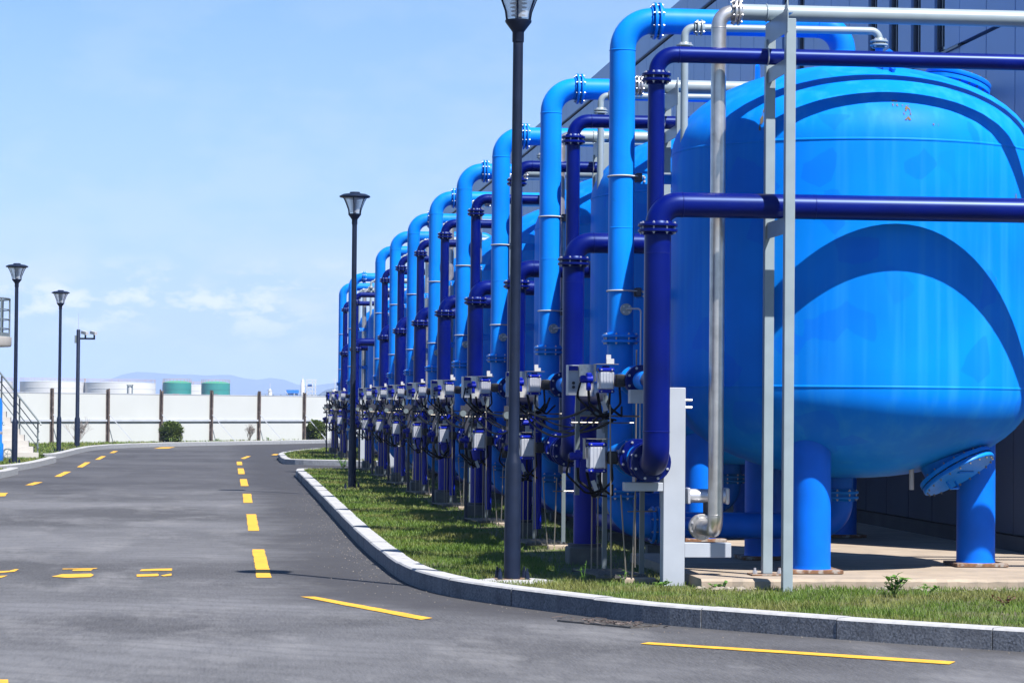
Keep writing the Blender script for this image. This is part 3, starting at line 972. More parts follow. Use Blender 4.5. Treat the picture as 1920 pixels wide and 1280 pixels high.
# ------------------------------------------------------------------ one filter unit (repeated down the row)
Y0 = 23.4
TX, TR = 5.605, 1.615
ZB, ZT, HD = 1.785, 3.86, 0.80
PROTO = []


def bolts(name, parent, c, axis, rad, n, half, r=0.011, m='zinc', head=True, phase=0.5):
    d, u, v = basis(axis); c = Vector(c); q = MB()
    for k in range(n):
        t = 2 * math.pi * (k + phase) / n
        p = c + (u * math.cos(t) + v * math.sin(t)) * rad
        q.cyl(p - d * half, p + d * half, r * 0.55, n=6)
        q.cyl(p + d * (half * .50), p + d * (half * .50 + 0.016), r, n=6)
        q.cyl(p - d * (half * .50 + 0.016), p - d * (half * .50), r, n=6)
    return q.build(name, m, parent, smooth=0, kind='stuff')


def flange(parent, c, axis, rp, rf, m, th=0.024, gap=0.022, n=8, bm='zinc', nb=28):
    d, u, v = basis(axis); c = Vector(c)
    q = MB()
    for sgn in (-1, 1):
        a = c + d * sgn * gap / 2; e = c + d * sgn * (gap / 2 + th)
        lo, hi = (a, e) if sgn > 0 else (e, a)
        q.lathe(lo, [(rf - .004, 0), (rf, .004), (rf, th - .004), (rf - .004, th)], nb, axis)
        q.lathe(c + d * (sgn * (gap / 2 + th) if sgn > 0 else -(gap / 2 + th + .02)), [(rp + (.018 if sgn < 0 else .018), 0), (rp + .010, .02)], nb, axis)
    q.lathe(c - d * gap / 2, [(rp + .02, 0), (rp + .02, gap)], nb, axis)
    f = q.build('flange', m, parent)
    bolts('bolt_ring', f, c, axis, (rf + rp) / 2 + .006, n, th + gap / 2 + 0.017, 0.0115, bm)
    return f


def weld(q, c, axis, r, w=0.012, h=0.004, n=28):
    d, _, _ = basis(axis)
    q.lathe(Vector(c) - d * w / 2, [(r, 0), (r + h, w * .3), (r + h, w * .7), (r, w)], n, axis, caps=False)


def manhole(parent, base, axis, r=0.27, neck=0.20, loop=True):
    base = Vector(base); d, u, v = basis(axis)
    q = MB()
    q.lathe(base - d * 0.10, [(r, 0), (r, neck + .10), (r + .075, neck + .10), (r + .075, neck + .135)], 36, axis)
    mh = q.build('manhole', 'tank_paint', parent)
    q = MB()
    q.lathe(base + d * (neck + .047), [(r + .072, 0), (r + .075, .004), (r + .075, .034), (r + .068, .040)], 36, axis)
    if loop:
        q.bar(base + d * (neck + .09) - u * .16 - v * .06, base + d * (neck + .09) + u * .16 - v * .06, .03, .012)
        h = base + d * (neck + .088)
        q.tube([h - u * .09 + v * .10, h - u * .09 + v * .10 + d * .07, h + u * .09 + v * .10 + d * .07, h + u * .09 + v * .10], .010, 8, .02, 4)
    cv = q.build('manhole_cover', 'light_blue_paint', mh)
    bolts('bolt_ring', mh, base + d * (neck + .042), axis, r + .05, 20, 0.062, 0.012, 'dark_tube')
    return mh


def build_unit():
    def T(name, label, cat, loc, group):
        o = thing(name, label, cat, loc, group); PROTO.append(o); return o
    # ---- tank
    t = T('filter_tank', '{o} light blue pressure filter tank on three blue legs', 'tank', (TX, Y0, 0.20), 'blue filter tanks in a row')
    q = MB(); prof = []
    for k in range(0, 15):
        a = math.pi / 2 * k / 14; prof.append((TR * math.sin(a), ZB - HD * math.cos(a)))
    for k in range(1, 7): prof.append((TR, ZB + (ZT - ZB) * k / 7))
    for k in range(0, 15):
        a = math.pi / 2 * k / 14; prof.append((TR * math.cos(a), ZT + HD * math.sin(a)))
    q.lathe((TX, Y0, 0), prof, 96)
    q.build('shell', 'tank_paint', t, smooth=60)
    for z in (ZB, ZT):
        q = MB(); weld(q, (TX, Y0, z), (0, 0, 1), TR - .001, .026, .006, 96); q.build('weld_seam', 'tank_paint', t)
    for dx, dy in ((-.58, -1.0), (1.156, 0.0), (-.58, 1.0)):
        q = MB(); q.cyl((TX + dx, Y0 + dy, .235), (TX + dx, Y0 + dy, 1.42), .172, n=40, caps=False)
        q.cyl((TX + dx, Y0 + dy, .236), (TX + dx, Y0 + dy, .262), .176, .173, n=40)
        lg = q.build('leg', 'leg_paint', t)
        q = MB(); q.box(TX + dx - .235, TX + dx + .235, Y0 + dy - .235, Y0 + dy + .235, .204, .236, bev=.004)
        q.build('base_plate', 'rust_plate', lg, smooth=0)
    # lifting lugs on the top head
    for a in (-82, 38, 158):
        ca, sa = math.cos(R(a)), math.sin(R(a)); rr = 0.86
        z = ZT + HD * math.sqrt(1 - (rr / TR) ** 2)
        c = Vector((TX + ca * rr, Y0 + sa * rr, z))
        rad = Vector((ca, sa, 0)); tan = Vector((-sa, ca, 0))
        q = MB()
        pts = [(-.14, -.08), (.14, -.08), (.10, .02), (.085, .15), (-.0, .18), (-.085, .15), (-.10, .02)]
        va = [c + tan * (x * .55) + Vector((0, 0, zz)) - rad * .014 for x, zz in pts]
        vb = [p + rad * .028 for p in va]; m_ = len(pts)
        q.add(va + vb, [tuple(range(m_)), tuple(range(2 * m_ - 1, m_ - 1, -1))] + [(i, i + m_, (i + 1) % m_ + m_, (i + 1) % m_) for i in range(m_)])
        q.bar(c + rad * .02 + Vector((0, 0, -.02)), c + rad * .10 + Vector((0, 0, -.05)), .02, .09)
        q.build('lifting_lug', 'leg_paint', t, smooth=0)
    # rust runs under the lug and on the shoulder
    d1 = Vector((0.80, 0.28, 0.93)).normalized(); rr = 1.02
    manhole(t, (TX + 1.04, Y0 + .42, ZT + .56), (0.27, 0.09, 0.96), .235, .14)
    manhole(t, (TX + .74, Y0 - .60, ZB - .60), (0.42, -0.34, -0.84), .27, .10)
    q = MB(); q.cyl((TX + .40, Y0 - .62, .90), (TX + .40, Y0 - .62, 1.12), .022, n=10); q.build('drain_nozzle', 'white_tag', t)
    for z in (3.655, 2.62):                                      # brackets holding the riser
        q = MB(); q.box(3.71, 4.10, Y0 + .34, Y0 + .35, z - .045, z + .045); q.box(3.71, 4.10, Y0 + .35, Y0 + .42, z + .037, z + .045)
        br = q.build('pipe_bracket', 'light_blue_paint', t, smooth=0)
        q = MB()
        for x in (3.78, 3.84): q.cyl((x, Y0 + .325, z + .012), (x, Y0 + .35, z + .012), .011, n=6); q.cyl((x, Y0 + .325, z - .022), (x, Y0 + .35, z - .022), .011, n=6)
        q.build('bolt_ring', 'zinc', br, smooth=0, kind='stuff')

    # ---- light blue inlet pipe
    YP = Y0 + 0.38
    px, pr = 3.578, 0.117
    t = T('inlet_pipe', '{o} tall light blue riser pipe arching over to its tank', 'pipe', (px, YP, 0.2), 'light blue riser pipes')
    q = MB(); q.tube([(px, YP, 2.236), (px, YP, 5.090), (3.86, YP, 5.090)], pr, 28, .270, 12)
    weld(q, (px, YP, 4.815), (0, 0, 1), pr)
    weld(q, (px, YP, 3.21), (0, 0, 1), pr, .009, .0025)
    q.build('riser', 'light_blue_paint', t)
    q = MB(); q.tube([(3.92, YP, 5.090), (TX, YP, 5.090), (TX, YP, 4.62)], pr, 28, .24, 10)
    weld(q, (TX - .24, YP, 5.090), (1, 0, 0), pr); weld(q, (TX, YP, 4.85), (0, 0, 1), pr)
    q.build('top_run', 'light_blue_paint', t)
    q = MB(); q.tube([(px, YP, 2.19), (px, YP, .848)], pr, 28); q.build('lower_riser', 'light_blue_paint', t)
    q = MB(); q.tube([(px, YP, .798), (px, YP, .540), (3.885, YP, .540)], pr, 28, .235, 10)
    q.build('bottom_elbow', 'light_blue_paint', t)
    q = MB(); q.tube([(3.925, YP, .540), (TX, YP, .540), (TX, YP, .80)], pr, 28, .22, 10); q.tube([(TX, YP, .84), (TX, YP, 1.05)], pr, 28)
    q.build('bottom_run', 'leg_paint', t)
    for c, a in (((3.89, YP, 5.090), (1, 0, 0)), ((px, YP, 2.213), (0, 0, 1)), ((px, YP, .823), (0, 0, 1)), ((3.905, YP, .540), (1, 0, 0)), ((TX, YP, .82), (0, 0, 1))):
        flange(t, c, a, pr, .168, 'light_blue_paint')
    for z in (3.675, 2.642):
        q = MB(); q.torus((px, YP, z), (0, 0.02, 1), pr + .008, .0075, 28, 6)
        q.cyl((px + .05, YP - .105, z), (3.775, YP - .06, z), .0075, n=6)
        cl = q.build('pipe_clamp', 'white_tag', t)
        q = MB(); q.box(3.70, 3.755, YP - .085, YP + .02, z - .05, z + .03, bev=.006); q.build('clamp_block', 'dark_bolt', cl, smooth=0)
    # sampling port with its thin tube
    q = MB(); q.cyl((px + .03, YP - .10, 2.474), (px + .03, YP - .152, 2.474), .052, n=20); q.cyl((px + .03, YP - .09, 2.474), (px + .03, YP - .13, 2.474), .028, n=12)
    sp = q.build('sample_port', 'grey_paint', t)
    q = MB()
    for k in range(4):
        a = R(45 + 90 * k); q.cyl((px + .03 + .036 * math.cos(a), YP - .150, 2.474 + .036 * math.sin(a)), (px + .03 + .036 * math.cos(a), YP - .163, 2.474 + .036 * math.sin(a)), .0085, n=6)
    q.build('bolt_ring', 'zinc', sp, smooth=0, kind='stuff')
    q = MB(); q.tube([(px + .03, YP - .15, 2.474), (px + .03, YP - .19, 2.479), (px + .155, YP - .19, 2.479), (px + .155, YP - .19, 1.0)], .008, 8, .03, 5)
    q.build('sample_tube', 'zinc', sp)

    # ---- big navy pipe in front
    bx, by, brr = 3.553, 21.598, .110
    t = T('backwash_pipe', '{o} thick navy blue pipe turning from vertical to horizontal low before its tank', 'pipe', (bx, by, .2), 'thick navy pipes')
    q = MB(); q.tube([(bx, by, 3.088), (bx, by, 3.262), (bx + .30, by, 3.262), (9.6, by, 3.262)], .103, 28, .172, 12)
    weld(q, (bx + .20, by, 3.262), (1, 0, 0), .103)
    for wx_ in (4.86, 6.9): weld(q, (wx_, by, 3.262), (1, 0, 0), .103, .009, .0025)
    q.build('header_run', 'navy_paint', t)
    q = MB(); q.tube([(bx, by, 3.05), (bx, by, 1.145), (bx, 21.83, 1.145)], brr, 28, .150, 10)
    weld(q, (bx, by, 1.40), (0, 0, 1), brr); weld(q, (bx, by, 2.86), (0, 0, 1), brr, .008, .002)
    q.build('riser', 'navy_paint', t)
    flange(t, (bx, by, 3.068), (0, 0, 1), brr, .163, 'navy_paint')
    flange(t, (bx, 21.86, 1.145), (0, 1, 0), brr, .165, 'navy_paint')
    q = MB(); q.tube([(bx, 21.90, 1.145), (bx, 22.46, 1.145)], brr, 28); q.build('branch', 'navy_paint', t)
    flange(t, (bx, 22.06, 1.145), (0, 1, 0), brr, .165, 'navy_paint')

    # ---- thin navy pipe
    tx, ty, tr = 3.566, 21.80, .070
    t = T('drain_pipe', '{o} slim navy blue pipe crossing high over its tank', 'pipe', (tx, ty, .2), 'slim navy pipes')
    q = MB(); q.tube([(tx, ty, 4.35), (tx, ty, 4.525), (tx + .3, ty, 4.525), (9.6, ty, 4.525)], .068, 24, .158, 12)
    weld(q, (tx + .185, ty, 4.525), (1, 0, 0), .068); q.build('header_run', 'navy_paint', t)
    q = MB(); q.tube([(tx, ty, 4.31), (tx, ty, 1.83), (tx, 22.12, 1.83)], tr, 24, .13, 8); q.build('riser', 'navy_paint', t)
    flange(t, (tx, ty, 4.33), (0, 0, 1), tr, .122, 'navy_paint', n=8)
    q = MB(); q.torus((4.50, ty, 4.525), (1, 0, 0), .072, .006, 24, 6); q.build('pipe_clamp', 'zinc', t)

    # ---- stainless air pipe with grey header
    sx, sy, sr = 4.125, 22.0, .0635
    t = T('air_pipe', '{o} bare stainless steel standpipe ending in a grey overhead pipe', 'pipe', (sx, sy, .2), 'stainless standpipes')
    q = MB(); q.tube([(sx, 22.62, .575), (sx, sy, .575), (sx, sy, 4.915), (4.25, sy, 4.915)], sr, 24, .118, 10)
    weld(q, (sx, sy, .705), (0, 0, 1), sr, .008, .002); weld(q, (sx, sy, 4.785), (0, 0, 1), sr, .008, .002)
    q.build('standpipe', 'stainless', t)
    flange(t, (4.275, sy, 4.920), (1, 0, 0), sr, .112, 'stainless', th=.02, gap=.014)
    flange(t, (sx, 22.64, .575), (0, 1, 0), sr, .112, 'stainless', th=.02, gap=.014)
    q = MB(); q.tube([(4.30, sy, 4.920), (9.6, sy, 4.926)], .070, 24); q.build('header_run', 'grey_paint', t)
    q = MB(); q.torus((4.53, sy, 4.920), (1, 0, 0), .073, .006, 24, 6); q.build('pipe_clamp', 'grey_paint', t)
    q = MB(); q.tube([(sx, 22.66, .575), (sx, 23.30, .575)], .06, 20); q.build('branch', 'leg_paint', t)

    # ---- air valve with lying actuator behind the standpipe
    t = T('air_valve', 'small silver cylinder valve drive behind the {o} stainless standpipe', 'valve', (4.10, 22.75, .2), 'silver air valve drives')
    q = MB(); q.cyl((4.02, 22.72, .84), (4.36, 22.72, .84), .060, n=24); q.box(4.00, 4.03, 22.65, 22.79, .77, .91, bev=.008); q.box(4.34, 4.37, 22.65, 22.79, .77, .91, bev=.008)
    q.build('actuator', 'aluminium', t)
    q = MB(); q.cyl((4.18, 22.72, .62), (4.18, 22.72, .79), .03, n=12); q.build('stem', 'dark_bolt', t)

    # ---- grey vent pipe
    vx, vy, vr = 4.045, 23.20, .034
    t = T('vent_pipe', '{o} thin grey vent pipe climbing beside its tank', 'pipe', (vx, vy, .2), 'thin grey vent pipes')
    q = MB(); q.tube([(vx, vy, .62), (vx, vy, 4.76)], vr, 16); q.build('standpipe', 'grey_paint', t)
    q = MB(); q.tube([(vx, vy, 4.80), (vx, vy, 4.955), (vx + .10, vy, 4.955)], vr, 16, .080, 8); q.build('elbow', 'grey_paint', t)
    flange(t, (vx, vy, 4.78), (0, 0, 1), vr, .076, 'grey_paint', th=.016, gap=.012, n=4)
    flange(t, (vx + .13, vy, 4.955), (1, 0, 0), vr, .072, 'grey_paint', th=.016, gap=.020, n=4)
    q = MB(); q.tube([(vx + .16, vy, 4.955), (5.80, vy, 4.965), (5.80, vy, 4.875)], vr, 16, .075, 8); q.build('top_run', 'grey_paint', t)
    flange(t, (5.80, vy, 4.855), (0, 0, 1), vr, .080, 'grey_paint', th=.018, gap=.014, n=4)
    q = MB(); q.cyl((5.80, vy, 4.58), (5.80, vy, 4.83), vr, n=16); q.build('nozzle', 'light_blue_paint', t)

    # ---- pipe rack frame
    t = T('pipe_rack', '{o} slim grey two post ladder rack carrying the pipes', 'pipe rack', (4.59, 21.7, .2), 'grey pipe racks')
    def post(x0, x1, y0, y1, z0, z1):
        q = MB(); q.box(x0, x1, y0, y1, z0, z1, bev=.004); return q.build('post', 'grey_paint', t, smooth=0)
    post(4.550, 4.632, 21.29, 21.37, .05, 4.775)
    rp = post(4.535, 4.617, 22.02, 22.10, .214, 4.70)
    q = MB(); q.box(4.43, 4.72, 21.95, 22.17, .204, .214); q.build('base_plate', 'rust_plate', rp, smooth=0)
    q = MB()
    for x in (4.475, 4.685):
        q.cyl((x, 22.06, .214), (x, 22.06, .262), .011, n=6); q.cyl((x, 22.06, .216), (x, 22.06, .24), .020, n=6)
    q.build('bolt_ring', 'zinc', rp, smooth=0, kind='stuff')
    for z0, z1 in ((4.66, 4.845), (4.33, 4.45), (3.02, 3.155)):
        q = MB()
        q.box(4.552, 4.560, 21.25 if z0 > 4.5 else 21.37, 22.14 if z0 > 4.5 else 22.02, z0, z1); q.box(4.560, 4.625, 21.375, 22.015, z1 - .010, z1)
        q.build('cross_bar', 'grey_paint', t, smooth=0)
    q = MB()
    q.add([(4.556, 21.27, 4.846), (4.556, 21.45, 4.846), (4.556, 21.29, 4.93), (4.564, 21.27, 4.846), (4.564, 21.45, 4.846), (4.564, 21.29, 4.93)],
          [(0, 1, 2), (5, 4, 3), (0, 3, 4, 1), (1, 4, 5, 2), (2, 5, 3, 0)]); q.build('gusset', 'grey_paint', t, smooth=0)

    # ---- pale support post with arms
    t = T('support_post', 'pale square support post with stub arms under the {o} set of valves', 'support post', (3.775, 22.06, .1), 'pale support posts')
    q = MB(); q.box(3.684, 3.866, 22.0, 22.16, .05, 1.765, bev=.004); q.build('post', 'white_steel', t, smooth=0)
    for x0, x1, z0, z1 in ((3.867, 4.262, .350, .470), (3.358, 3.683, .958, .978), (3.40, 3.683, 1.63, 1.745)):
        q = MB()
        if z0 == .958: z0, z1 = .90, .972
        q.box(x0, x1, 22.006, 22.14, z0, z1, bev=.003); q.build('arm', 'white_steel', t, smooth=0)
    for z_ in (1.66, 1.60):
        q = MB(); q.cyl((3.866, 22.06, z_), (3.93, 22.06, z_), .012, n=6); q.build('stud', 'zinc', t)

    # ---- actuated valves
    def valve(z, x, ya, scale, label, yf, yb, bm):
        t = T('actuated_valve', label, 'valve', (x, ya, .2), 'motor driven butterfly valves')
        rp = .110 if scale > .9 else .080; rf = .165 if scale > .9 else .135
        cx = 3.555 if scale > .9 else 3.57
        q = MB(); q.tube([(cx, yf, z), (cx, Y0 + .29, z)], rp, 24); q.build('stub', bm, t)
        q = MB(); q.lathe((cx, ya - .035, z), [(rf - .02, 0), (rf - .01, .01), (rf - .01, .06), (rf - .02, .07)], 28, (0, 1, 0)); q.build('valve_body', 'royal_paint', t)
        flange(t, (cx, ya + .19, z), (0, 1, 0), rp, rf, 'light_blue_paint', n=8)
        flange(t, (cx, ya - .13, z), (0, 1, 0), rp, rf, 'navy_paint', n=8)
        q = MB(); q.cyl((cx - rf + .02, ya, z), (x + .05, ya, z), .035, n=12); q.cyl((cx - rf - .0, ya, z), (cx - rf - .05, ya, z), .055, n=12); q.build('valve_neck', 'royal_paint', t)
        h = .128 * scale; w = .078 * scale
        q = MB(); q.box(x - w, x + w, ya - w, ya + w, z - h + .03, z + h - .03, bev=.014 * scale)
        for k in range(-2, 3): q.box(x + k * w * .38 - .003, x + k * w * .38 + .003, ya - w - .004, ya - w + .01, z - h + .035, z + h - .035)
        act = q.build('actuator', 'aluminium', t)
        for sg in (-1, 1):
            q = MB()
            q.box(x - w * 1.04, x + w * 1.04, ya - w * 1.04, ya + w * 1.04, min(z + sg * (h - .03), z + sg * h), max(z + sg * (h - .03), z + sg * h), bev=.008)
            if sg > 0: q.cyl((x, ya, z + h - .002), (x, ya, z + h + .018), w * .55, w * .45, n=16)
            q.build('end_cap', 'royal_paint', act)
        q = MB()
        for sg in (-1, 1):
            for k in (-.7, .7): q.cyl((x + k * w, ya - w * 1.04, z + sg * (h - .015)), (x + k * w, ya - w * 1.04 - .010, z + sg * (h - .015)), .007, n=6)
        q.build('bolt_ring', 'zinc', act, smooth=0, kind='stuff')
        q = MB(); q.box(x - w - .026, x - w - .021, ya - w * .6, ya + w + .02, z - h * .1, z + h + .030); q.box(x - w - .030, x + w + .035, ya - w - .012, ya + w + .03, z + h + .030, z + h + .035)
        q.build('rain_hood', 'hood_steel', t, smooth=0)
        q = MB(); q.box(x + w + .01, x + w + .095, ya - w - .02, ya + .04, z - .055, z + .055, bev=.012); q.build('limit_switch', 'black_plastic', t)
        q = MB(); q.cyl((x - w - .05, ya - .02, z + .01), (x - w - .13, ya - .02, z + .01), .034, n=14); q.lathe((x - w - .13, ya - .02, z + .01), [(.036, 0), (.030, .025), (.012, .036)], 12, (-1, 0, 0))
        q.cyl((x - w - .085, ya - .02, z + .02), (x - w - .085, ya - .02, z - .085), .022, n=10); q.box(x - w - .11, x - w - .06, ya - .05, ya + .01, z + .02, z + .065, bev=.008)
        q.build('solenoid', 'royal_paint', t)
        q = MB(); q.cyl((x - w - .135, ya - .02, z + .01), (x - w - .165, ya - .02, z + .01), .030, .020, n=12); q.build('plug', 'black_plastic', t)
        q = MB()
        q.tube([(x - w - .085, ya - .02, z - .08), (x - w - .08, ya - .03, z - .20), (x - .02, ya - .02, z - .30), (x + .06, ya + .10, z - .28), (x + .10, ya + .5, z - .22)], .012, 8, .05, 4)
        q.tube([(x - w - .15, ya - .02, z), (x - w - .19, ya - .04, z - .14), (x - w - .02, ya, z - .30), (x + .12, ya + .2, z - .34)], .009, 8, .05, 4)
        q.tube([(x + w + .05, ya - .03, z - .05), (x + w + .06, ya - .03, z - .20), (x + w - .05, ya + .1, z - .33), (x + .1, ya + .6, z - .25)], .010, 8, .05, 4)
        q.tube([(x - w, ya + .03, z - h), (x - .02, ya + .08, z - h - .22), (x + .10, ya + .30, z - h - .17), (x + .12, ya + .7, z - h - .05)], .013, 8, .06, 4)
        q.tube([(x + .03, ya - .05, z - h), (x + .02, ya - .07, z - h - .12), (x + .14, ya, z - h - .20), (x + .20, ya + .4, z - h - .12)], .010, 8, .05, 4)
        q.build('cable', 'rubber', t)
        q = MB(); q.obox((x - w * .3, ya - .07, z - h - .11), (Vector((.93, .05, .36)).normalized(), Vector((0, 1, 0)), Vector((-.36, 0, .93)).normalized()), .018, .003, .045)
        q.build('tag_plate', 'white_tag', t, smooth=0)
        q = MB(); q.box(x + .01, x + .075, ya + .02, ya + .06, z + h + .036, z + h + .080); q.box(x + .01, x + .05, ya + .035, ya + .055, z + h + .080, z + h + .115)
        q.build('position_indicator', 'white_tag', t, smooth=0)
        return t
    valve(1.825, 3.285, 22.66, .84, 'upper grey valve actuator of the {o} filter unit', 22.10, 23.3, 'light_blue_paint')
    valve(1.165, 3.215, 22.70, 1.0, 'lower larger grey valve actuator of the {o} filter unit', 22.48, 23.3, 'light_blue_paint')
    q = MB(); q.cyl((3.40, 22.60, 1.80), (3.40, 22.56, 1.80), .018, n=8)
    # ---- control box
    t = T('control_box', '{o} open steel control box beside its riser pipe', 'control box', (3.23, 23.9, .2), 'steel control boxes')
    q = MB(); q.box(3.118, 3.345, 23.86, 24.02, 1.70, 1.975, bev=.004); q.build('case', 'white_steel', t, smooth=0)
    q = MB()
    n_ = 7
    for k in range(n_):
        a0, a1 = k / n_, (k + 1) / n_
        f = lambda a: (3.215 + .135 * a, 23.83 - .035 * math.sin(a * math.pi * .9))
        (xa, ya_), (xb, yb_) = f(a0), f(a1)
        q.add([(xa, ya_, 1.695), (xb, yb_, 1.695), (xb, yb_, 1.98), (xa, ya_, 1.98), (xa, ya_ + .004, 1.695), (xb, yb_ + .004, 1.695), (xb, yb_ + .004, 1.98), (xa, ya_ + .004, 1.98)],
              [(0, 1, 2, 3), (7, 6, 5, 4), (3, 2, 6, 7), (0, 4, 5, 1)])
    q.build('bent_cover', 'cabinet_steel', t)
    q = MB(); q.box(3.122, 3.205, 23.848, 23.858, 1.925, 1.965); q.build('top_strip', 'royal_paint', t, smooth=0)
    for z_ in (1.812, 1.775):
        q = MB(); q.cyl((3.165, 23.862, z_), (3.165, 23.845, z_), .014, n=12); q.build('button', 'black_plastic', t)
    q = MB(); q.box(3.20, 3.24, 23.95, 23.99, .80, 1.70); q.box(3.2, 3.44, 23.95, 23.99, 1.52, 1.56); q.build('stand', 'rail_grey', t, smooth=0)
    # ---- royal blue outlet column on its block
    t = T('outlet_column', 'royal blue upright pipe on a concrete block behind the {o} riser', 'pipe', (3.435, 25.0, .1), 'royal blue outlet columns')
    q = MB(); q.tube([(3.435, 25.0, .30), (3.435, 25.0, 1.44)], .107, 28); q.build('column', 'royal_paint', t)
    flange(t, (3.435, 25.0, 1.47), (0, 0, 1), .107, .150, 'royal_paint', n=8)
    q = MB(); q.tube([(3.435, 25.0, 1.50), (3.435, 25.0, 1.72), (3.52, 24.6, 1.72), (3.578, Y0 + .46, 1.72)], .105, 24, .16, 8); q.build('elbow', 'navy_paint', t)
    q = MB(); q.box(3.27, 3.60, 24.83, 25.17, .08, .28, bev=.012); q.build('base_block', 'shaded_concrete', t, smooth=0)
    q = MB(); q.lathe((3.435, 25.0, .28), [(.16, 0), (.16, .03)], 24); q.build('base_flange', 'dark_bolt', t)
    # ---- hand wheel valve on the lower riser
    t = T('hand_valve', 'dark hand wheel valve low on the {o} riser pipe', 'valve', (3.42, 23.55, .2), 'hand wheel valves')
    q = MB(); q.tube([(3.50, 23.70, 1.42), (3.36, 23.40, 1.42), (3.36, 23.05, 1.42)], .045, 16, .08, 6); q.build('branch', 'navy_paint', t)
    q = MB(); q.lathe((3.36, 23.00, 1.42), [(.085, 0), (.085, .02), (.055, .03), (.055, .09), (.085, .10), (.085, .12)], 20, (0, 1, 0)); q.cyl((3.36, 23.06, 1.42), (3.20, 23.06, 1.42), .03, n=12); q.build('valve_body', 'royal_paint', t)
    q = MB(); q.torus((3.17, 23.06, 1.42), (1, 0, 0), .085, .010, 20, 6)
    for k in range(3):
        a = math.pi * k / 3; q.bar((3.17, 23.06 - math.cos(a) * .085, 1.42 - math.sin(a) * .085), (3.17, 23.06 + math.cos(a) * .085, 1.42 + math.sin(a) * .085), .010)
    q.build('hand_wheel', 'black_plastic', t)
    q = MB(); q.tube([(3.36, 23.00, 1.42), (3.36, 22.90, 1.42), (3.36, 22.90, .30)], .040, 14, .07, 6); q.build('drop_pipe', 'royal_paint', t)
    # ---- pressure gauge cluster
    t = T('gauge_stand', 'dark instrument stand with two gauges by the {o} valves', 'gauge stand', (3.12, 23.35, .1), 'instrument stands')
    q = MB(); q.box(3.10, 3.14, 23.33, 23.37, .10, 1.62); q.box(3.02, 3.26, 23.335, 23.365, 1.34, 1.38); q.box(3.04, 3.24, 23.33, 23.34, 1.44, 1.60); q.build('stand', 'dark_bolt', t, smooth=0)
    for x_, z_ in ((3.07, 1.50), (3.20, 1.27)):
        q = MB(); q.cyl((x_, 23.33, z_), (x_, 23.28, z_), .048, n=20); q.cyl((x_, 23.30, z_ - .12), (x_, 23.30, z_ - .04), .012, n=8); g_ = q.build('gauge', 'black_plastic', t)
        q = MB(); q.cyl((x_, 23.2795, z_), (x_, 23.278, z_), .040, n=20); q.build('dial', 'rail_grey', g_)
    q = MB()
    for k in range(4): q.box(3.03 + .05 * k, 3.06 + .05 * k, 23.30, 23.333, 1.08, 1.16, bev=.006)
    q.box(3.02, 3.24, 23.333, 23.345, 1.04, 1.20); q.build('terminal_block', 'black_plastic', t, smooth=0)
    # ---- slack cables to the next unit
    t = T('cable_bundle', 'bundle of slack black cables leaving the {o} valves', 'cables', (3.25, 22.8, 1.0), 'slack cable bundles')
    for k in range(5):
        x0, x1 = 3.16 + .05 * k, 3.20 + .045 * ((k * 3) % 6); z0, z1 = 1.60 - .03 * k, 1.56 - .02 * ((k * 5) % 6); sg = .10 + .05 * (k % 3)
        pts = [(x0 + (x1 - x0) * j / 12, 22.75 + 5.1 * j / 12, z0 + (z1 - z0) * j / 12 - sg * 4 * (j / 12) * (1 - j / 12)) for j in range(13)]
        q = MB(); q.tube(pts, .008 if k % 2 else .011, 7); q.build('cable', 'rubber', t)
    # ---- thin instrument tubes and grate at the foot
    t = T('instrument_tubes', 'cluster of thin steel instrument tubes below the {o} valves', 'tubes', (3.4, 22.9, .1), 'thin instrument tubes')
    for x, yy, z0, z1, kx in ((3.30, 22.35, .16, 1.62, .02), (3.42, 22.30, .16, .86, .05), (3.47, 22.30, .16, .86, -.02), (3.25, 23.2, .16, .90, 0), (3.31, 23.25, .16, .86, .0), (3.62, 23.1, .2, 2.1, 0)):
        q = MB(); q.tube([(x, yy, z0), (x - kx, yy, z1)], .0065, 6); q.build('tube', 'dark_tube', t)
    for a_, b_, r_ in (((3.43, 22.30, .72), (3.68, 22.34, .72), .006), ((3.10, 22.9, 1.52), (3.62, 22.9, 1.52), .009), ((3.05, 23.1, 1.46), (3.60, 23.1, 1.46), .007)):
        q = MB(); q.tube([a_, b_], r_, 6); q.build('tube', 'dark_tube', t)
    q = MB(); q.box(3.57, 3.61, 22.52, 22.56, .15, .90); q.build('stanchion', 'rail_grey', t, smooth=0)
    q = MB(); q.box(3.36, 3.40, 23.3, 23.34, .15, 1.7); q.build('stanchion', 'rail_grey', t, smooth=0)
    t = T('floor_grate', 'rusty steel floor grate on a pale sill under the {o} valves', 'grate', (3.4, 22.7, .1), 'floor grates under the valves')
    for k in range(9):
        q = MB(); x = 3.20 + .05 * k; q.bar((x, 22.42, .175), (x - .10, 23.25, .175), .010, .016); q.build('grate_bar', 'grating', t, smooth=0)
    q = MB(); q.bar((3.18, 22.42, .16), (3.62, 22.42, .16), .014, .02); q.build('grate_frame', 'grating', t, smooth=0)
    q = MB(); q.bar((3.08, 23.25, .16), (3.52, 23.25, .16), .014, .02); q.build('grate_frame', 'grating', t, smooth=0)
    q = MB(); q.box(3.40, 3.68, 22.30, 22.40, .06, .160, bev=.01); q.build('sill', 'concrete', t, smooth=0)


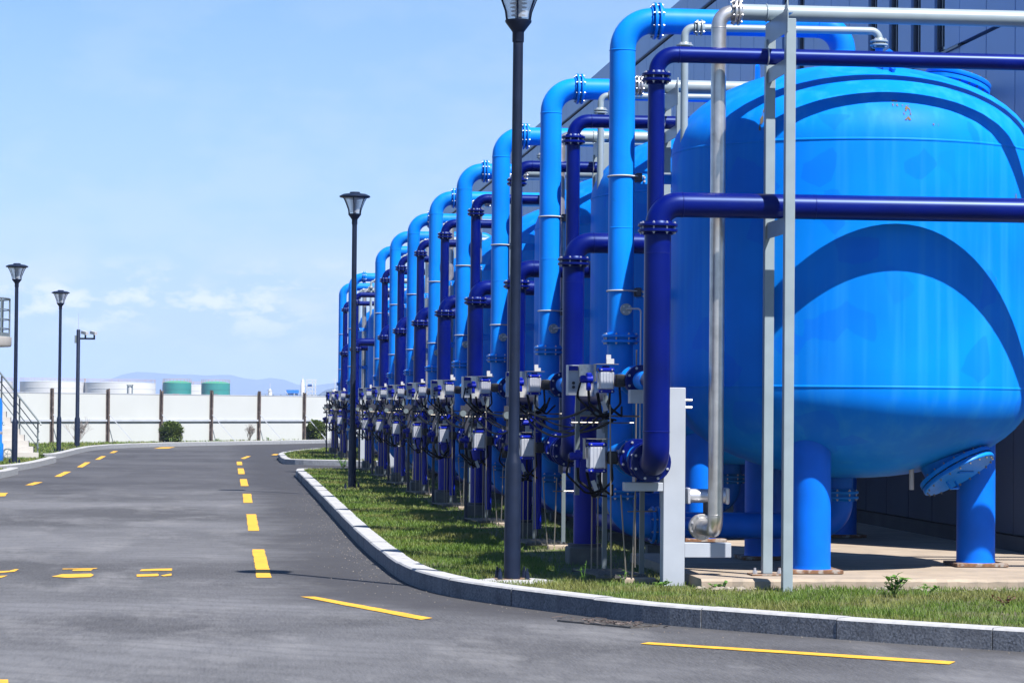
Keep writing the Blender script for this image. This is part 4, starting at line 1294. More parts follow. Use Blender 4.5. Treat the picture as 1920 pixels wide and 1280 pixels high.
build_unit()
index_children()
NR = 8
STEP = 5.24
OFFS = [STEP * k for k in range(NR)] + [72.75 - Y0, 78.75 - Y0]
NAMES = ORD[:8] + ['ninth', 'tenth']
LBL = {o.name: o['label'] for o in PROTO}
FRESH = []
for k in range(1, len(OFFS)):
    for o in PROTO:
        c = copy_tree(o)
        c.location = Vector(o.location) + Vector((0, OFFS[k], 0))
        c['label'] = LBL[o.name].replace('{o}', NAMES[k])
        FRESH.append((k, c))
for o in PROTO: o['label'] = LBL[o.name].replace('{o}', NAMES[0])

index_children()
jr = random.Random(21)
for k, c in FRESH:                                           # small differences from unit to unit
    for ch in ALLCH.get(c.name, []):
        nm = ch.name.split('.')[0]
        if nm == 'cable' and c.name.startswith('cable_bundle'): ch.location = (jr.uniform(-.04, .04), 0, jr.uniform(-.07, .04))
        elif nm == 'cable': ch.rotation_euler = (jr.uniform(-.10, .10), jr.uniform(-.10, .10), jr.uniform(-.35, .35))
        elif nm == 'tag_plate': ch.location = (jr.uniform(-.03, .05), 0, jr.uniform(-.06, .05))
        elif nm == 'position_indicator': ch.location = (jr.uniform(-.03, .02), 0, jr.uniform(-.02, 0))
        elif nm == 'solenoid': ch.location = (0, 0, jr.uniform(-.03, .03))
        elif nm == 'tube': ch.location = (jr.uniform(-.03, .03), jr.uniform(-.05, .05), 0)
        elif nm == 'sample_port' : ch.location = (0, 0, jr.uniform(-.04, .04))
    if c.name.startswith('control_box'): c.rotation_euler = (0, 0, jr.uniform(-.10, .10))
    if c.name.startswith('support_post') and k < 7:
        for ch in ALLCH[c.name]: bpy.data.objects.remove(ch)
        bpy.data.objects.remove(c)
        continue
    if c.name.startswith('support_post'):
        arms = [ch for ch in ALLCH[c.name] if ch.name.startswith('arm')]
        bpy.data.objects.remove(arms[0])

for o in list(PROTO):
    if o.name in ('hand_valve', 'gauge_stand'):
        for ch in ALLCH.get(o.name, []):
            for g_ in ALLCH.get(ch.name, []): bpy.data.objects.remove(g_)
            bpy.data.objects.remove(ch)
        PROTO.remove(o); bpy.data.objects.remove(o)

# added pipes hiding the sunlit pad, to darken the feet of the tanks
for y0, y1, lb in ((25.7, 61.0, 'added low navy pipe darkening the gap along the feet of the near tanks'), (70.9, 83.8, 'added low navy pipe darkening the gap under the two farthest tanks')):
    t = thing('filler_pipe', lb, 'pipe', (4.42, (y0 + y1) / 2, .1))
    q = MB(); q.tube([(4.42, y0, .315), (4.42, y1, .315)], .105, 20); q.build('filler_run', 'royal_paint', t)
    k = 0
    while y0 + 1 + 2.62 * k < y1 - .3:
        yy = y0 + 1 + 2.62 * k; k += 1
        q = MB(); q.box(4.30, 4.54, yy - .08, yy + .08, .08, .206); q.build('filler_saddle', 'shaded_concrete', t, smooth=0)

# rust runs on the nearest tank: thin weathered films lying on the steel
def surf(ang, z):
    if z > ZT: r_ = TR * math.sqrt(max(0, 1 - ((z - ZT) / HD) ** 2))
    elif z < ZB: r_ = TR * math.sqrt(max(0, 1 - ((ZB - z) / HD) ** 2))
    else: r_ = TR
    return Vector((TX + math.cos(ang) * (r_ + .0025), Y0 + math.sin(ang) * (r_ + .0025), z + (.0025 if z > ZT else 0)))

def stain_mat():
    m = bpy.data.materials.new('rust_stain'); m.use_nodes = True
    n, l = m.node_tree.nodes, m.node_tree.links
    b = n['Principled BSDF']; b.inputs['Base Color'].default_value = (0.11, 0.082, 0.035, 1); b.inputs['Roughness'].default_value = 0.85
    g = n.new('ShaderNodeNewGeometry'); mp = n.new('ShaderNodeMapping'); mp.inputs['Scale'].default_value = (38, 38, 5)
    l.new(g.outputs['Position'], mp.inputs['Vector'])
    t = n.new('ShaderNodeTexNoise'); t.inputs['Scale'].default_value = 1.0; t.inputs['Detail'].default_value = 6
    l.new(mp.outputs['Vector'], t.inputs['Vector'])
    r_ = n.new('ShaderNodeValToRGB'); r_.color_ramp.elements[0].position = 0.50; r_.color_ramp.elements[1].position = 0.58
    l.new(t.outputs['Fac'], r_.inputs['Fac']); l.new(r_.outputs['Color'], b.inputs['Alpha'])
    MATS['rust_stain'] = m


stain_mat()
tank1 = [o for o in PROTO if o.name.startswith('filter_tank')][0]
for a0, a1, z0, z1 in ((-87.4, -85.0, 4.02, 4.16), (-90.5, -88.5, 4.14, 4.20), (-84, -83.3, 4.02, 4.06), (-78.5, -76.5, 3.98, 4.0), (-21, -17.5, 2.0, 4.25), (-24, -20, 1.45, 1.95), (-55.0, -54.2, 2.62, 2.75),
                       (-43.5, -42.6, 3.38, 3.46), (-44.8, -44.2, 3.40, 3.44), (-133, -131, 3.95, 4.16)):
    q = MB(); na, nz = 8, 16
    for i in range(nz + 1):
        for k in range(na + 1): q.v.append(tuple(surf(R(a0 + (a1 - a0) * k / na), z0 + (z1 - z0) * i / nz)))
    for i in range(nz):
        for k in range(na): q.f.append((i * (na + 1) + k, i * (na + 1) + k + 1, (i + 1) * (na + 1) + k + 1, (i + 1) * (na + 1) + k)); q.mi.append(0)
    q.build('rust_stain', 'rust_stain', tank1)

# rubble along the pad foot and by the lamp foot
b = MB()
for k in range(240):
    x = random.choice([random.uniform(3.85, 7.6), random.gauss(5.1, .5), random.gauss(4.1, .15), random.gauss(6.2, .3)]); yy = PADY - abs(random.gauss(0, .09)) - .015
    r_ = random.choice([.006, .008, .010, .012, .016, .024]) * random.uniform(.7, 1.2)
    i0 = len(b.v)
    b.lathe((x, yy, GZ - .002), [(r_ * random.uniform(.7, 1), 0), (r_, r_ * .5), (r_ * .6, r_ * 1.0), (r_ * .1, r_ * 1.1)], 6)
    sx_, sy_, sk = random.uniform(.7, 1.7), random.uniform(.6, 1.2), random.uniform(-.4, .4)
    for i1 in range(i0, len(b.v)):
        vx_, vy_, vz_ = b.v[i1]
        b.v[i1] = (x + (vx_ - x) * sx_ + (vz_ - GZ) * sk + random.uniform(-.2, .2) * r_, yy + (vy_ - yy) * sy_, vz_ + random.uniform(-.15, .15) * r_)
for k in range(60):
    a = random.uniform(0, 6.28); d = random.uniform(.1, .34); r_ = random.uniform(.006, .014)
    b.lathe((2.50 + math.cos(a) * d, 22.45 + math.sin(a) * d * 1.2, GZ - .001), [(r_, 0), (r_ * .8, r_ * .7), (r_ * .1, r_)], 6)
o = b.build('rubble', 'stone', smooth=0, kind='stuff'); tag(o, 'stone rubble and mortar crumbs along the concrete pad edge', 'rubble')


# ------------------------------------------------------------------ weeds
def leaf(q, base, d, L, w, droop=.3, mi=0):
    d = Vector(d).normalized(); s = d.cross(Vector((0, 0, 1)))
    s = s.normalized() if s.length > .01 else Vector((1, 0, 0))
    n = s.cross(d); base = Vector(base)
    p = [base, base + d * L * .35 + s * w * .5 + n * .1 * L, base + d * L * .75 + s * w * .35 - n * droop * L * .1, base + d * L - n * droop * L * .4,
         base + d * L * .75 - s * w * .35 - n * droop * L * .1, base + d * L * .35 - s * w * .5 + n * .1 * L, base + d * L * .5]
    q.add(p, [(0, 1, 6), (1, 2, 6), (2, 3, 6), (3, 4, 6), (4, 5, 6), (5, 0, 6)], mi)


def weed(loc, h, n, L, w, label, m='weed_leaf', spread=.12):
    t = thing('weed', label, 'weed', loc, None)
    x, y, z = loc
    q = MB(); st = []
    for k in range(n // 5 + 1):
        a = random.uniform(0, 6.28); r_ = spread * random.uniform(.2, 1)
        top = Vector((x + math.cos(a) * r_, y + math.sin(a) * r_, z + h * random.uniform(.6, 1)))
        q.tube([(x, y, z), (x + math.cos(a) * r_ * .4, y + math.sin(a) * r_ * .4, z + h * .4), top], .003, 5); st.append(top)
    q.build('stem', m, t)
    q = MB()
    for k in range(n):
        tp = random.choice(st); f = random.uniform(.35, 1)
        p = Vector((x, y, z)).lerp(tp, f); a = random.uniform(0, 6.28)
        leaf(q, p, (math.cos(a), math.sin(a), random.uniform(.1, .9)), L * random.uniform(.6, 1.1), w)
    q.build('leaves', m, t)


weed((5.32, 20.70, GZ), .17, 46, .085, .038, 'bright green leafy weed before the concrete pad, largest of the weeds')
weed((5.62, 20.85, GZ), .10, 20, .06, .03, 'low green weed just right of the largest leafy weed')
weed((5.92, 19.70, GZ), .11, 22, .05, .02, 'reddish dry weed near the kerb at the right', 'dry_leaf')
weed((3.02, 22.05, GZ), .22, 12, .05, .012, 'tall spindly weed in the grass left of the pale support post', 'weed_leaf', .05)
weed((3.34, 21.9, GZ), .15, 10, .05, .012, 'second spindly weed beside the pale support post', 'weed_leaf', .05)
weed((3.62, 21.75, GZ), .07, 24, .05, .03, 'low clump of round leaves at the foot of the pale support post')
weed((4.08, 21.50, GZ), .06, 20, .05, .03, 'small weed at the left front corner of the concrete pad')
weed((2.74, 25.0, GZ), .20, 16, .05, .025, 'small green sprig behind the nearest lamp post')
weed((2.72, 59.2, GZ), .30, 40, .10, .04, 'small bushy weed at the far end of the near lawn')


# ------------------------------------------------------------------ lamps
def lamp_post(loc, label, H=5.184):
    x, y, z0 = loc
    t = thing('lamp_post', label, 'lamp post', loc, 'black lamp posts')
    q = MB(); q.lathe((x, y, z0), [(.070, .01), (.0705, .98), (.066, 1.0), (.050, 1.06), (.047, 1.08), (.046, 2.4), (.043, H - .56)], 28); q.build('pole', 'lamp_black', t)
    q = MB(); q.box(x - .15, x + .15, y - .15, y + .15, z0 - .02, z0 + .012); bp = q.build('base_plate', 'rust_plate', t, smooth=0)
    q = MB()
    for sx in (-1, 1):
        for sy in (-1, 1):
            q.cyl((x + sx * .115, y + sy * .115, z0 + .012), (x + sx * .115, y + sy * .115, z0 + .075), .022, .016, n=8); q.cyl((x + sx * .115, y + sy * .115, z0 + .07), (x + sx * .115, y + sy * .115, z0 + .105), .010, n=6)
    q.build('anchor_cap', 'lamp_black', bp, kind='stuff')
    b0 = z0 + H
    hd = MB(); hd.lathe((x, y, b0), [(.048, -.57), (.050, -.565), (.050, -.485), (.056, -.475), (.112, -.40), (.114, -.385), (.100, -.380)], 28); head = hd.build('lamp_socket', 'lamp_black', t)
    q = MB()
    cp = [(.092, -.365), (.110, -.31), (.138, -.24), (.168, -.17), (.205, -.105)]
    q.lathe((x, y, b0), cp, 24, caps=False); q.build('lamp_glass', 'lamp_glass', t)
    q = MB()
    for k in range(6):
        a = math.pi / 3 * k + .35
        q.tube([(x + math.cos(a) * (r_ + .012), y + math.sin(a) * (r_ + .012), b0 + h) for r_, h in [(.098, -.385)] + cp[1:] + [(.225, -.075)]], .0085, 6)
    q.build('cage', 'lamp_black', t)
    q = MB()
    for k in range(7): q.lathe((x, y, b0 - .335 + .034 * k), [(.030, 0), (.062 + k * .004, -.008), (.062 + k * .004, -.004), (.030, .008)], 16)
    q.cyl((x, y, b0 - .375), (x, y, b0 - .1), .028, n=10); q.build('louvre_stack', 'white_tag', t)
    q = MB(); q.lathe((x, y, b0), [(.19, -.112), (.255, -.098), (.270, -.088), (.268, -.070), (.20, -.038), (.09, -.024), (.088, -.002), (.075, 0)], 36); q.build('lamp_cap', 'lamp_black', t)
    return t


l0 = lamp_post((2.472, 22.48, .13), 'nearest tall black lamp post on the lawn corner, head cut by the frame', 5.13)
for o in [l0]: o.rotation_euler = (0, R(0.15), 0)
lamp_post((2.30, 46.6, .13), 'black lamp post standing before the middle risers on the near lawn')
lamp_post((-4.893, 64.94, .12), 'black lamp post on the left beside the white stairs', 4.80)
lamp_post((-4.751, 80.18, .12), 'far black lamp post on the left next to the camera pole', 4.80)
q = MB(); q.lathe((2.50, 22.46, .085), [(.40, 0), (.34, .040), (.18, .056)], 13)
o = q.build('mortar_bed', 'curb_top', smooth=0); tag(o, 'spilled pale mortar bed around the nearest lamp post foot', 'mortar')

# CCTV pole
cx_, cy_ = -4.69, 89.2
t = thing('camera_pole', 'slim dark pole with two white security cameras on an arm', 'camera pole', (cx_, cy_, .1))
q = MB(); q.lathe((cx_, cy_, 0), [(.09, .10), (.09, 1.05), (.065, 1.12), (.062, 3.98), (.05, 4.0)], 16); q.build('pole', 'lamp_black', t)
q = MB(); q.bar((cx_ - .02, cy_, 3.70), (cx_ + .55, cy_, 3.70), .06); q.build('arm', 'lamp_black', t, smooth=0)
for xx in (.23, .52):
    q = MB(); q.cyl((cx_ + xx, cy_, 3.73), (cx_ + xx, cy_, 3.84), .03, n=8); q.build('bracket', 'lamp_black', t)
    q = MB(); q.obox((cx_ + xx - .02, cy_ - .05, 3.89), (Vector((.6, -.78, -.15)).normalized(), Vector((.78, .6, 0)).normalized(), Vector((.1, -.1, 1)).normalized()), .14, .055, .05); q.build('camera', 'white_tag', t, smooth=0)
q = MB(); q.cyl((cx_, cy_, 4.0), (cx_, cy_, 4.55), .008, .004, n=6); q.build('antenna', 'zinc', t)
q = MB(); q.box(cx_ - .12, cx_ - .06, cy_ - .1, cy_ + .05, 3.55, 3.80); q.build('junction_box', 'rail_grey', t, smooth=0)


# ------------------------------------------------------------------ white site fence
t = thing('site_fence', 'long white panel fence with rusty posts across the far end', 'fence', (0, 105, .1))
fp = lambda k: (-4.205 + 1.893 * k, 100 + 2.52 * k)
dirf = Vector((1.893, 2.52, 0)).normalized(); nrf = Vector((dirf.y, -dirf.x, 0))
if nrf.y > 0: nrf = -nrf
UP = Vector((0, 0, 1))
for k in range(-5, 8):
    (xa, ya), (xb, yb) = fp(k), fp(k + 1)
    mid = Vector(((xa + xb) / 2, (ya + yb) / 2, 0)); L = math.hypot(xb - xa, yb - ya)
    q = MB(); q.obox(mid + UP * 1.015, (dirf, nrf, UP), L / 2 - .004, .018, .90); q.build('panel', 'fence_panel', t, smooth=0)
    q = MB(); q.obox(mid + UP * .93 + nrf * .05, (dirf, nrf, UP), L / 2 - .01, .025, .036); q.build('rail', 'fence_rail', t, smooth=0)
    q = MB(); q.obox(mid + UP * 1.93, (dirf, nrf, UP), L / 2 - .004, .03, .012); q.build('cap_strip', 'fence_rail', t, smooth=0)
    q = MB(); c = Vector((xa, ya, 0)) + nrf * .09; lean = random.uniform(-.02, .03)
    for off, hw, hd_ in ((-.055, .038, .008), (.055, .038, .008), (0, .010, .055)):
        p0 = c + nrf * off + UP * .02; p1 = c + nrf * off + UP * (2.07 + random.uniform(-.02, .05)) + dirf * lean
        d = (p1 - p0).normalized()
        q.obox((p0 + p1) / 2, (dirf, nrf, d), hw, hd_, (p1 - p0).length / 2)
    q.build('post', 'rust_post', t, smooth=0)
    q = MB(); q.bar(c + UP * 1.15 + nrf * .06, c + dirf * .62 + nrf * .75 + UP * .10, .03); q.build('brace', 'fence_rail', t, smooth=0)


# ------------------------------------------------------------------ shrubs
def round_shrub(loc, rx, h, label, n=5200):
    t = thing('round_shrub', label, 'shrub', loc, 'clipped round shrubs')
    x, y, z = loc
    q = MB()
    for k in range(9):
        a = random.uniform(0, 6.28); q.tube([(x + random.uniform(-.05, .05), y, z - .03), (x + math.cos(a) * rx * .25, y + math.sin(a) * rx * .25, z + h * .4), (x + math.cos(a) * rx * .6, y + math.sin(a) * rx * .6, z + h * random.uniform(.6, .9))], .012, 5)
    q.build('stem', 'bark', t)
    q = MB()
    for k in range(n):
        v = Vector((random.gauss(0, 1), random.gauss(0, 1), random.gauss(0, 1))).normalized()
        lump = 1 + .10 * math.sin(v.x * 5 + loc[0]) * math.sin(v.y * 4 + 1) + .07 * math.sin(v.z * 7)
        r_ = random.uniform(.15, 1.0) ** .5 * lump + random.uniform(-.04, .05)
        p = Vector((x + v.x * rx * r_, y + v.y * rx * r_, z + h * .53 + v.z * h * .5 * r_))
        if p.z < z + .03: continue
        leaf(q, p, (v.x + random.uniform(-.8, .8), v.y + random.uniform(-.8, .8), v.z + random.uniform(-.4, .9)), random.uniform(.055, .10), .055)
    q.build('foliage', 'shrub_leaf', t)


round_shrub((-1.80, 99.9, .11), .44, .76, 'round dark green clipped shrub in the middle before the white fence')
round_shrub((3.95, 110.4, .11), .42, .78, 'round green shrub by the fence beside the farthest blue pipes')


def bare_shrub(loc, h, w, label):
    t = thing('bare_shrub', label, 'shrub', loc, 'leafless shrubs')
    q = MB(); x, y, z = loc

    def grow(p, d, L, r_, lev):
        e_ = p + d * L
        q.tube([p, (p + e_) / 2 + Vector((random.uniform(-.1, .1), random.uniform(-.1, .1), 0)) * L, e_], r_, 4, caps=False)
        if lev == 0: return
        for k in range(random.choice([2, 3, 3])):
            d2 = (d + Vector((random.uniform(-.6, .6), random.uniform(-.6, .6), random.uniform(-.05, .35)))).normalized()
            grow(p + d * L * random.uniform(.55, 1), d2, L * random.uniform(.6, .8), r_ * .7, lev - 1)
    for k in range(7):
        a = random.uniform(0, 6.28)
        grow(Vector(loc) - Vector((0, 0, .03)), Vector((math.cos(a) * w, math.sin(a) * w, 1)).normalized(), h * .40, .009, 4)
    q.build('twigs', 'twig', t)


bare_shrub((-4.80, 91.2, .11), 1.0, .38, 'leafless twiggy shrub at the foot of the camera pole')
bare_shrub((1.15, 106.2, .11), .72, .36, 'leafless twiggy shrub before the fence right of the round bush')
for i, (x, y) in enumerate(((1.9, 107.6), (-.1, 104.1))):
    weed((x, y, .11), .16, 30, .07, .03, ['small green tuft by the far fence, right of the leafless shrub', 'small green tuft by the far fence, left of the leafless shrub'][i])

# ------------------------------------------------------------------ stairs, platform and blue vessel on the left
t = thing('stairs', 'white stepped staircase with grey handrail at the left edge', 'stairs', (-5.0, 72.6, .1))
sdv = Vector((-.62, .785, 0)).normalized(); snv = Vector((-sdv.y, sdv.x, 0))
s0 = Vector((-4.76, 71.5, .11)); NS = 14; RI, TD = .153, .215
for k in range(NS):
    q = MB(); c = s0 + sdv * TD * (k + .5)
    h = RI * (k + 1)
    q.obox(c + UP * h / 2 + snv * .6, (sdv, snv, UP), TD / 2, .6, h / 2); q.build('step', 'stair_white', t, smooth=0)
for side in (.02, 1.18):
    base = s0 + snv * side
    hr = MB()
    a0 = base - sdv * .10 + UP * .92; a1 = base + sdv * TD * NS + UP * (.95 + RI * NS)
    hr.tube([a0 - sdv * .02 - UP * .04, a0, a1], .026, 8); hr.build('handrail', 'rail_grey', t)
    for j in (1, 2, 3):
        q = MB(); dz = UP * (.22 * j); q.tube([a0 - dz + sdv * .06, a1 - dz], .013, 6); q.build('rail', 'rail_grey', t)
    for k in (0, 4, 8, 12):
        p = base + sdv * TD * (k + .1) + UP * (RI * k)
        q = MB(); q.cyl(p, p + UP * (.93 + .03), .022, n=8); q.build('baluster', 'rail_grey', t)

pc = Vector((-7.15, 70.0, 0))
t = thing('round_platform', 'round raised white platform with grey railing at the left edge', 'platform', pc)
q = MB(); q.lathe(pc, [(1.74, 3.02), (1.76, 3.06), (1.76, 3.26), (1.70, 3.27)], 56); q.build('deck', 'stair_white', t)
q = MB(); q.lathe(pc, [(.9, .0), (.9, 3.03)], 40); q.build('drum', 'stair_white', t)
for z in (3.48, 3.72, 3.97, 4.25):
    q = MB(); q.torus(pc + UP * z, (0, 0, 1), 1.70, .026 if z > 4.2 else .015, 64, 6); q.build('rail', 'rail_grey', t)
q = MB(); q.lathe(pc, [(1.70, 3.27), (1.70, 3.37), (1.694, 3.37), (1.694, 3.27)], 56, caps=False); q.build('toe_board', 'rail_grey', t)
for k in range(13):
    a = 2 * math.pi * (k + .12) / 13; p = pc + Vector((math.cos(a) * 1.70, math.sin(a) * 1.70, 0))
    q = MB(); q.cyl(p + UP * 3.26, p + UP * 4.25, .024, n=8); q.build('baluster', 'rail_grey', t)

vc = Vector((-5.60, 66.5, 0))
t = thing('blue_vessel', 'bright blue rounded vessel with a grey band at the left edge', 'vessel', vc + UP * .1)
q = MB(); q.lathe(vc, [(.30, .10), (.32, .14), (.32, .55), (.285, .60), (.285, 1.55), (.25, 1.68), (.10, 1.74)], 32); q.build('shell', 'vessel_blue', t)
q = MB(); q.lathe(vc, [(.287, .80), (.292, .81), (.292, .86), (.287, .87)], 32, caps=False); q.build('band', 'zinc', t)
wc = Vector((-5.42, 69.4, .26))
t = thing('hose_reel', 'small round hose reel on the lawn by the white stairs', 'hose reel', wc - UP * .15)
q = MB(); q.torus(wc, (.35, -1, 0), .13, .014, 24, 6); q.torus(wc + Vector((.02, .10, 0)), (.35, -1, 0), .13, .014, 24, 6); q.build('rim', 'rail_grey', t)
q = MB()
for k in range(5):
    a = 2 * math.pi * k / 5; q.bar(wc, wc + Vector((math.cos(a) * .13, math.cos(a) * .045, math.sin(a) * .13)), .012)
q.build('spoke', 'rail_grey', t, kind='stuff')


# ------------------------------------------------------------------ far storage tanks, plant and hills
def storage(xc, yc, r, h, label, wall, roof, rail='orange_rail', marks=False, dome=.10):
    t = thing('storage_tank', label, 'storage tank', (xc, yc, -.06), 'far storage tanks')
    q = MB(); q.lathe((xc, yc, 0), [(r, -.06), (r, h)], 48, caps=False); q.build('wall', wall, t)
    q = MB()
    for k in range(1, 4): q.lathe((xc, yc, h * k / 4), [(r, 0), (r + .05, .02), (r + .05, .10), (r, .12)], 48, caps=False)
    q.build('hoop', wall, t)
    q = MB(); q.lathe((xc, yc, h), [(r + .03, -.12), (r + .03, 0), (r * .7, r * dome * .55), (r * .35, r * dome * .88), (.05, r * dome)], 48); rf = q.build('roof', roof, t)
    q = MB()
    for z in (.5, .95): q.torus((xc, yc, h + z), (0, 0, 1), r, .03, 48, 4)
    for k in range(24):
        a = 2 * math.pi * k / 24; q.cyl((xc + math.cos(a) * r, yc + math.sin(a) * r, h), (xc + math.cos(a) * r, yc + math.sin(a) * r, h + .95), .03, n=4)
    q.build('guard_rail', rail, rf)
    if marks:
        for k in range(4):
            a = R(-96 - 9 + 7 * k); q = MB()
            p = Vector((xc + math.cos(a) * (r + .03), yc + math.sin(a) * (r + .03), h * .56)); tn = Vector((-math.sin(a), math.cos(a), 0)); rd = Vector((math.cos(a), math.sin(a), 0))
            q.obox(p + UP * .10, (tn, rd, UP), .16, .02, .03); q.obox(p - UP * .12, (tn, rd, UP), .16, .02, .03); q.obox(p, (tn, rd, UP), .03, .02, .17)
            q.build('painted_mark', 'red_plastic', t, smooth=0)


storage(-11.3, 704, 3.72, 6.9, 'left one of two green storage tanks beyond the fence', 'storage_green', 'storage_green_roof', marks=True, dome=.16)
storage(-1.25, 704, 3.75, 6.85, 'right one of two green storage tanks beyond the fence', 'storage_green', 'storage_green_roof', marks=True, dome=.16)
storage(-47.5, 770, 9.3, 7.35, 'large white storage tank at the far left beyond the fence', 'storage_white', 'storage_white', dome=.02)
storage(-28.6, 770, 10.2, 7.25, 'wide white storage tank beyond the fence, behind the camera pole', 'storage_white', 'storage_white', dome=.02)
storage(-8.0, 800, 9.2, 6.9, 'white storage tank partly hidden behind the two green ones', 'storage_white', 'storage_white', dome=.02)
storage(-68, 770, 9.3, 7.35, 'white storage tank cut by the left edge beyond the fence', 'storage_white', 'storage_white', dome=.02)

wx, wy = -18.7, 560
t = thing('far_gantry', 'small dark framed gantry standing before the white storage tanks', 'gantry', (wx, wy, -.06))
q = MB(); q.cyl((wx, wy, 3.4), (wx, wy, 5.1), .50, n=10); q.build('drum', 'storage_white', t)
q = MB()
for sx in (-1, 1):
    for sy in (-1, 1): q.box(wx + sx * .55 - .06, wx + sx * .55 + .06, wy + sy * .55 - .06, wy + sy * .55 + .06, -.06, 5.3)
q.box(wx - .7, wx + .7, wy - .7, wy + .7, 5.2, 5.35); q.box(wx - .62, wx + .62, wy - .62, wy + .62, 3.3, 3.4); q.build('frame', 'rail_grey', t, smooth=0)

# far process tower
fx, fy = 22.4, 700
t = thing('process_tower', 'white steel process tower with a column beyond the fence', 'process tower', (fx, fy, -.06))
q = MB(); q.lathe((fx - 1.0, fy, 0), [(.55, -.06), (.55, 7.1), (.38, 7.35), (.38, 7.9), (.1, 8.1), (.06, 9.0)], 14); q.build('column', 'storage_white', t)
q = MB()
for x in (fx + .1, fx + 1.5, fx + 2.3):
    for yy in (fy - .8, fy + .8): q.box(x - .09, x + .09, yy - .09, yy + .09, -.06, 8.0)
for z in (3.9, 4.9, 6.0, 7.3, 8.0):
    for yy in (fy - .8, fy + .8): q.box(fx - .2, fx + 2.7, yy - .09, yy + .09, z - .08, z + .08)
q.bar((fx + .1, fy - .8, 6), (fx + 1.5, fy - .8, 4.9), .12); q.bar((fx + .1, fy - .8, 4.9), (fx + 1.5, fy - .8, 3.9), .12)
q.build('frame', 'storage_white', t, smooth=0)
q = MB(); q.cyl((fx + .2, fy, 6.5), (fx + 1.5, fy, 6.5), .30, n=12); q.build('drum', 'far_blue', t)
fx = 17.2
t = thing('blue_shed', 'small blue roofed shed beyond the fence left of the white tower', 'shed', (fx, fy, -.06))
q = MB(); q.box(fx + .15, fx + 3.0, fy, fy + 6, -.06, 4.4); q.build('wall', 'far_blue', t, smooth=0)
q = MB(); q.box(fx, fx + 3.2, fy - .3, fy + 6.3, 4.45, 5.3); q.build('roof', 'vessel_blue', t, smooth=0)
q = MB(); q.bar((fx - .3, fy - .4, 5.0), (fx + .9, fy - .4, 3.2), .12); q.box(fx + 1.9, fx + 2.1, fy - .5, fy - .35, -.06, 4.4); q.build('stair', 'storage_white', t, smooth=0)
fx = 12.9
t = thing('vent_stack', 'small white tank with a thin stack beyond the fence', 'tank', (fx, fy, -.06))
q = MB(); q.lathe((fx, fy, 0), [(.55, -.06), (.55, 5.0), (.3, 5.35), (.07, 5.5), (.05, 7.0)], 14); q.build('shell', 'storage_white', t)
q = MB(); q.torus((fx, fy, 5.1), (0, 0, 1), .75, .06, 16, 4); q.build('rail', 'rail_grey', t)
fx = 29.6
t = thing('white_silo', 'white silo peeping out left of the farthest blue pipe', 'silo', (fx, fy, -.06))
q = MB(); q.lathe((fx, fy, 0), [(.65, -.06), (.65, 5.3), (.2, 5.5)], 16); q.build('shell', 'storage_white', t)
q = MB(); q.cyl((fx + .2, fy, 5.4), (fx + .2, fy, 8.5), .10, n=8); q.box(fx - .5, fx + .5, fy - .05, fy + .05, 8.0, 8.12); q.build('mast', 'storage_white', t)
t = thing('pipe_bridge', 'low pipe bridge along the horizon before the hills', 'pipe bridge', (20, 690, -.06))
q = MB(); q.box(9, 34, 689.8, 690.2, 3.55, 3.75); q.box(9, 34, 689.8, 690.2, 3.95, 4.05); q.build('deck', 'rail_grey', t, smooth=0)
for k in range(13):
    q = MB(); q.box(9.4 + 2 * k, 9.6 + 2 * k, 689.85, 690.15, -.06, 4.1); q.build('pier', 'rail_grey', t, smooth=0)


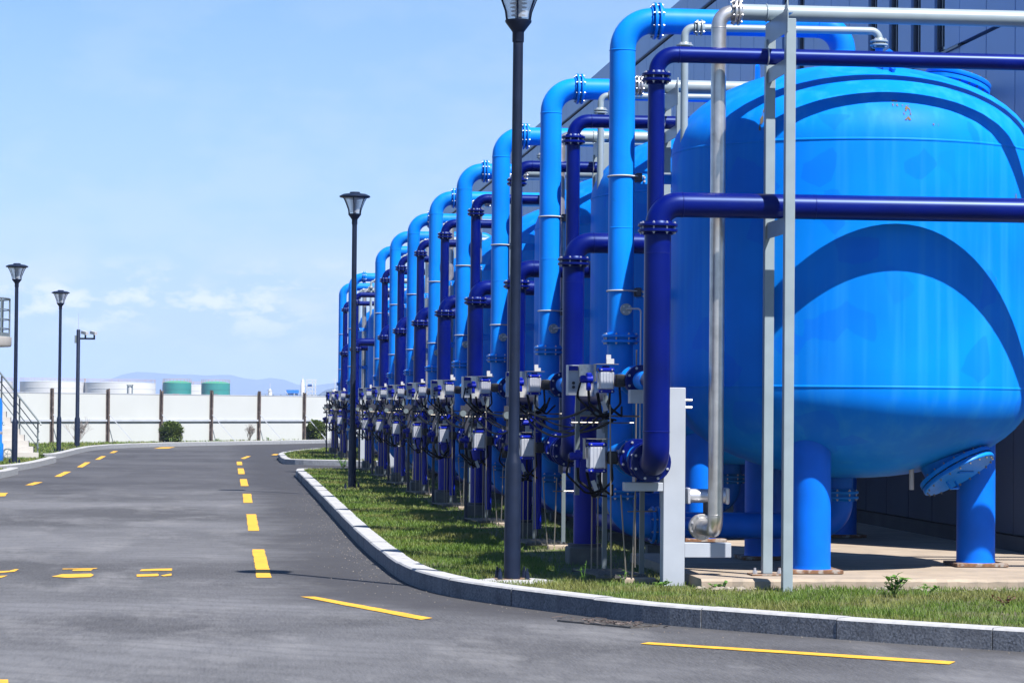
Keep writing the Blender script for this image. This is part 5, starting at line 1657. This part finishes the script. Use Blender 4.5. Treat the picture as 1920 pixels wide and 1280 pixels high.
def hills(name, y, prof, base=-1.0, depth=900):
    q = MB(); n = len(prof)
    rows = []
    for j, (f, dy) in enumerate(((0.0, -depth * .5), (.45, -depth * .28), (.8, -depth * .1), (1.0, 0), (.5, depth * .5), (0, depth))):
        rows.append([(x, y + dy + 40 * math.sin(i * 1.7 + j), base + (h - base) * f * (1 + .06 * math.sin(i * 2.3 + j * 1.9) * (0 < j < 3))) for i, (x, h) in enumerate(prof)])
    o = 0
    for r_ in rows: q.v += r_
    for j in range(len(rows) - 1):
        for i in range(n - 1): q.f.append((j * n + i, j * n + i + 1, (j + 1) * n + i + 1, (j + 1) * n + i)); q.mi.append(0)
    return structure(q.build(name, 'hill', smooth=80))


def interp(pts, n):
    xs = np.linspace(pts[0][0], pts[-1][0], n); ys = np.interp(xs, [p[0] for p in pts], [p[1] for p in pts])
    ys = ys + np.sin(xs * .021) * 2.0 + np.sin(xs * .05 + 1) * 1.2
    return list(zip(xs, ys))


D_ = 7600
px2x = lambda x: (x - 413) * D_ / 5000 * 1.0
px2z = lambda y, x: 1.6 + (756 + (x - 413) * .0087 - y) * D_ / 5000
ridge = [(-2500, 50), (-1400, 66), (px2x(-60), 40), (px2x(120), 34), (px2x(205), px2z(711, 205)), (px2x(241), px2z(700, 241)), (px2x(297), px2z(699, 297)), (px2x(342), px2z(703, 342)), (px2x(360), px2z(701, 360)),
         (px2x(430), px2z(704, 430)), (px2x(475), px2z(714, 475)), (px2x(505), px2z(709, 505)), (px2x(532), px2z(711, 532)), (px2x(571), px2z(724, 571)), (px2x(640), px2z(716, 640)), (1200, 70), (3500, 90)]
hills('hills', D_, interp(ridge, 160))
D_ = 3300
ridge2 = [(px2x(570), 0), (px2x(598), px2z(738, 598)), (px2x(612), px2z(731, 612)), (px2x(628), px2z(726, 628)), (400, 45), (1500, 80)]
hills('hills', D_, interp(ridge2, 60), depth=500)

# ------------------------------------------------------------------ haze over the far land
q = MB(); q.box(-6000, 6000, -40, 8800, -3, 150)
hz = q.build('haze', 'white_tag', smooth=0, kind='stuff')
m = bpy.data.materials.new('haze'); m.use_nodes = True
n, l = m.node_tree.nodes, m.node_tree.links
n.remove(n['Principled BSDF'])
pv = n.new('ShaderNodeVolumePrincipled')
pv.inputs['Color'].default_value = (0.42, 0.55, 0.90, 1)
pv.inputs['Density'].default_value = 0.00018
pv.inputs['Anisotropy'].default_value = -0.35
l.new(pv.outputs[0], n['Material Output'].inputs['Volume'])
hz.data.materials.clear(); hz.data.materials.append(m)
tag(hz, 'thin pale blue haze over the far hills and storage tanks', 'haze')
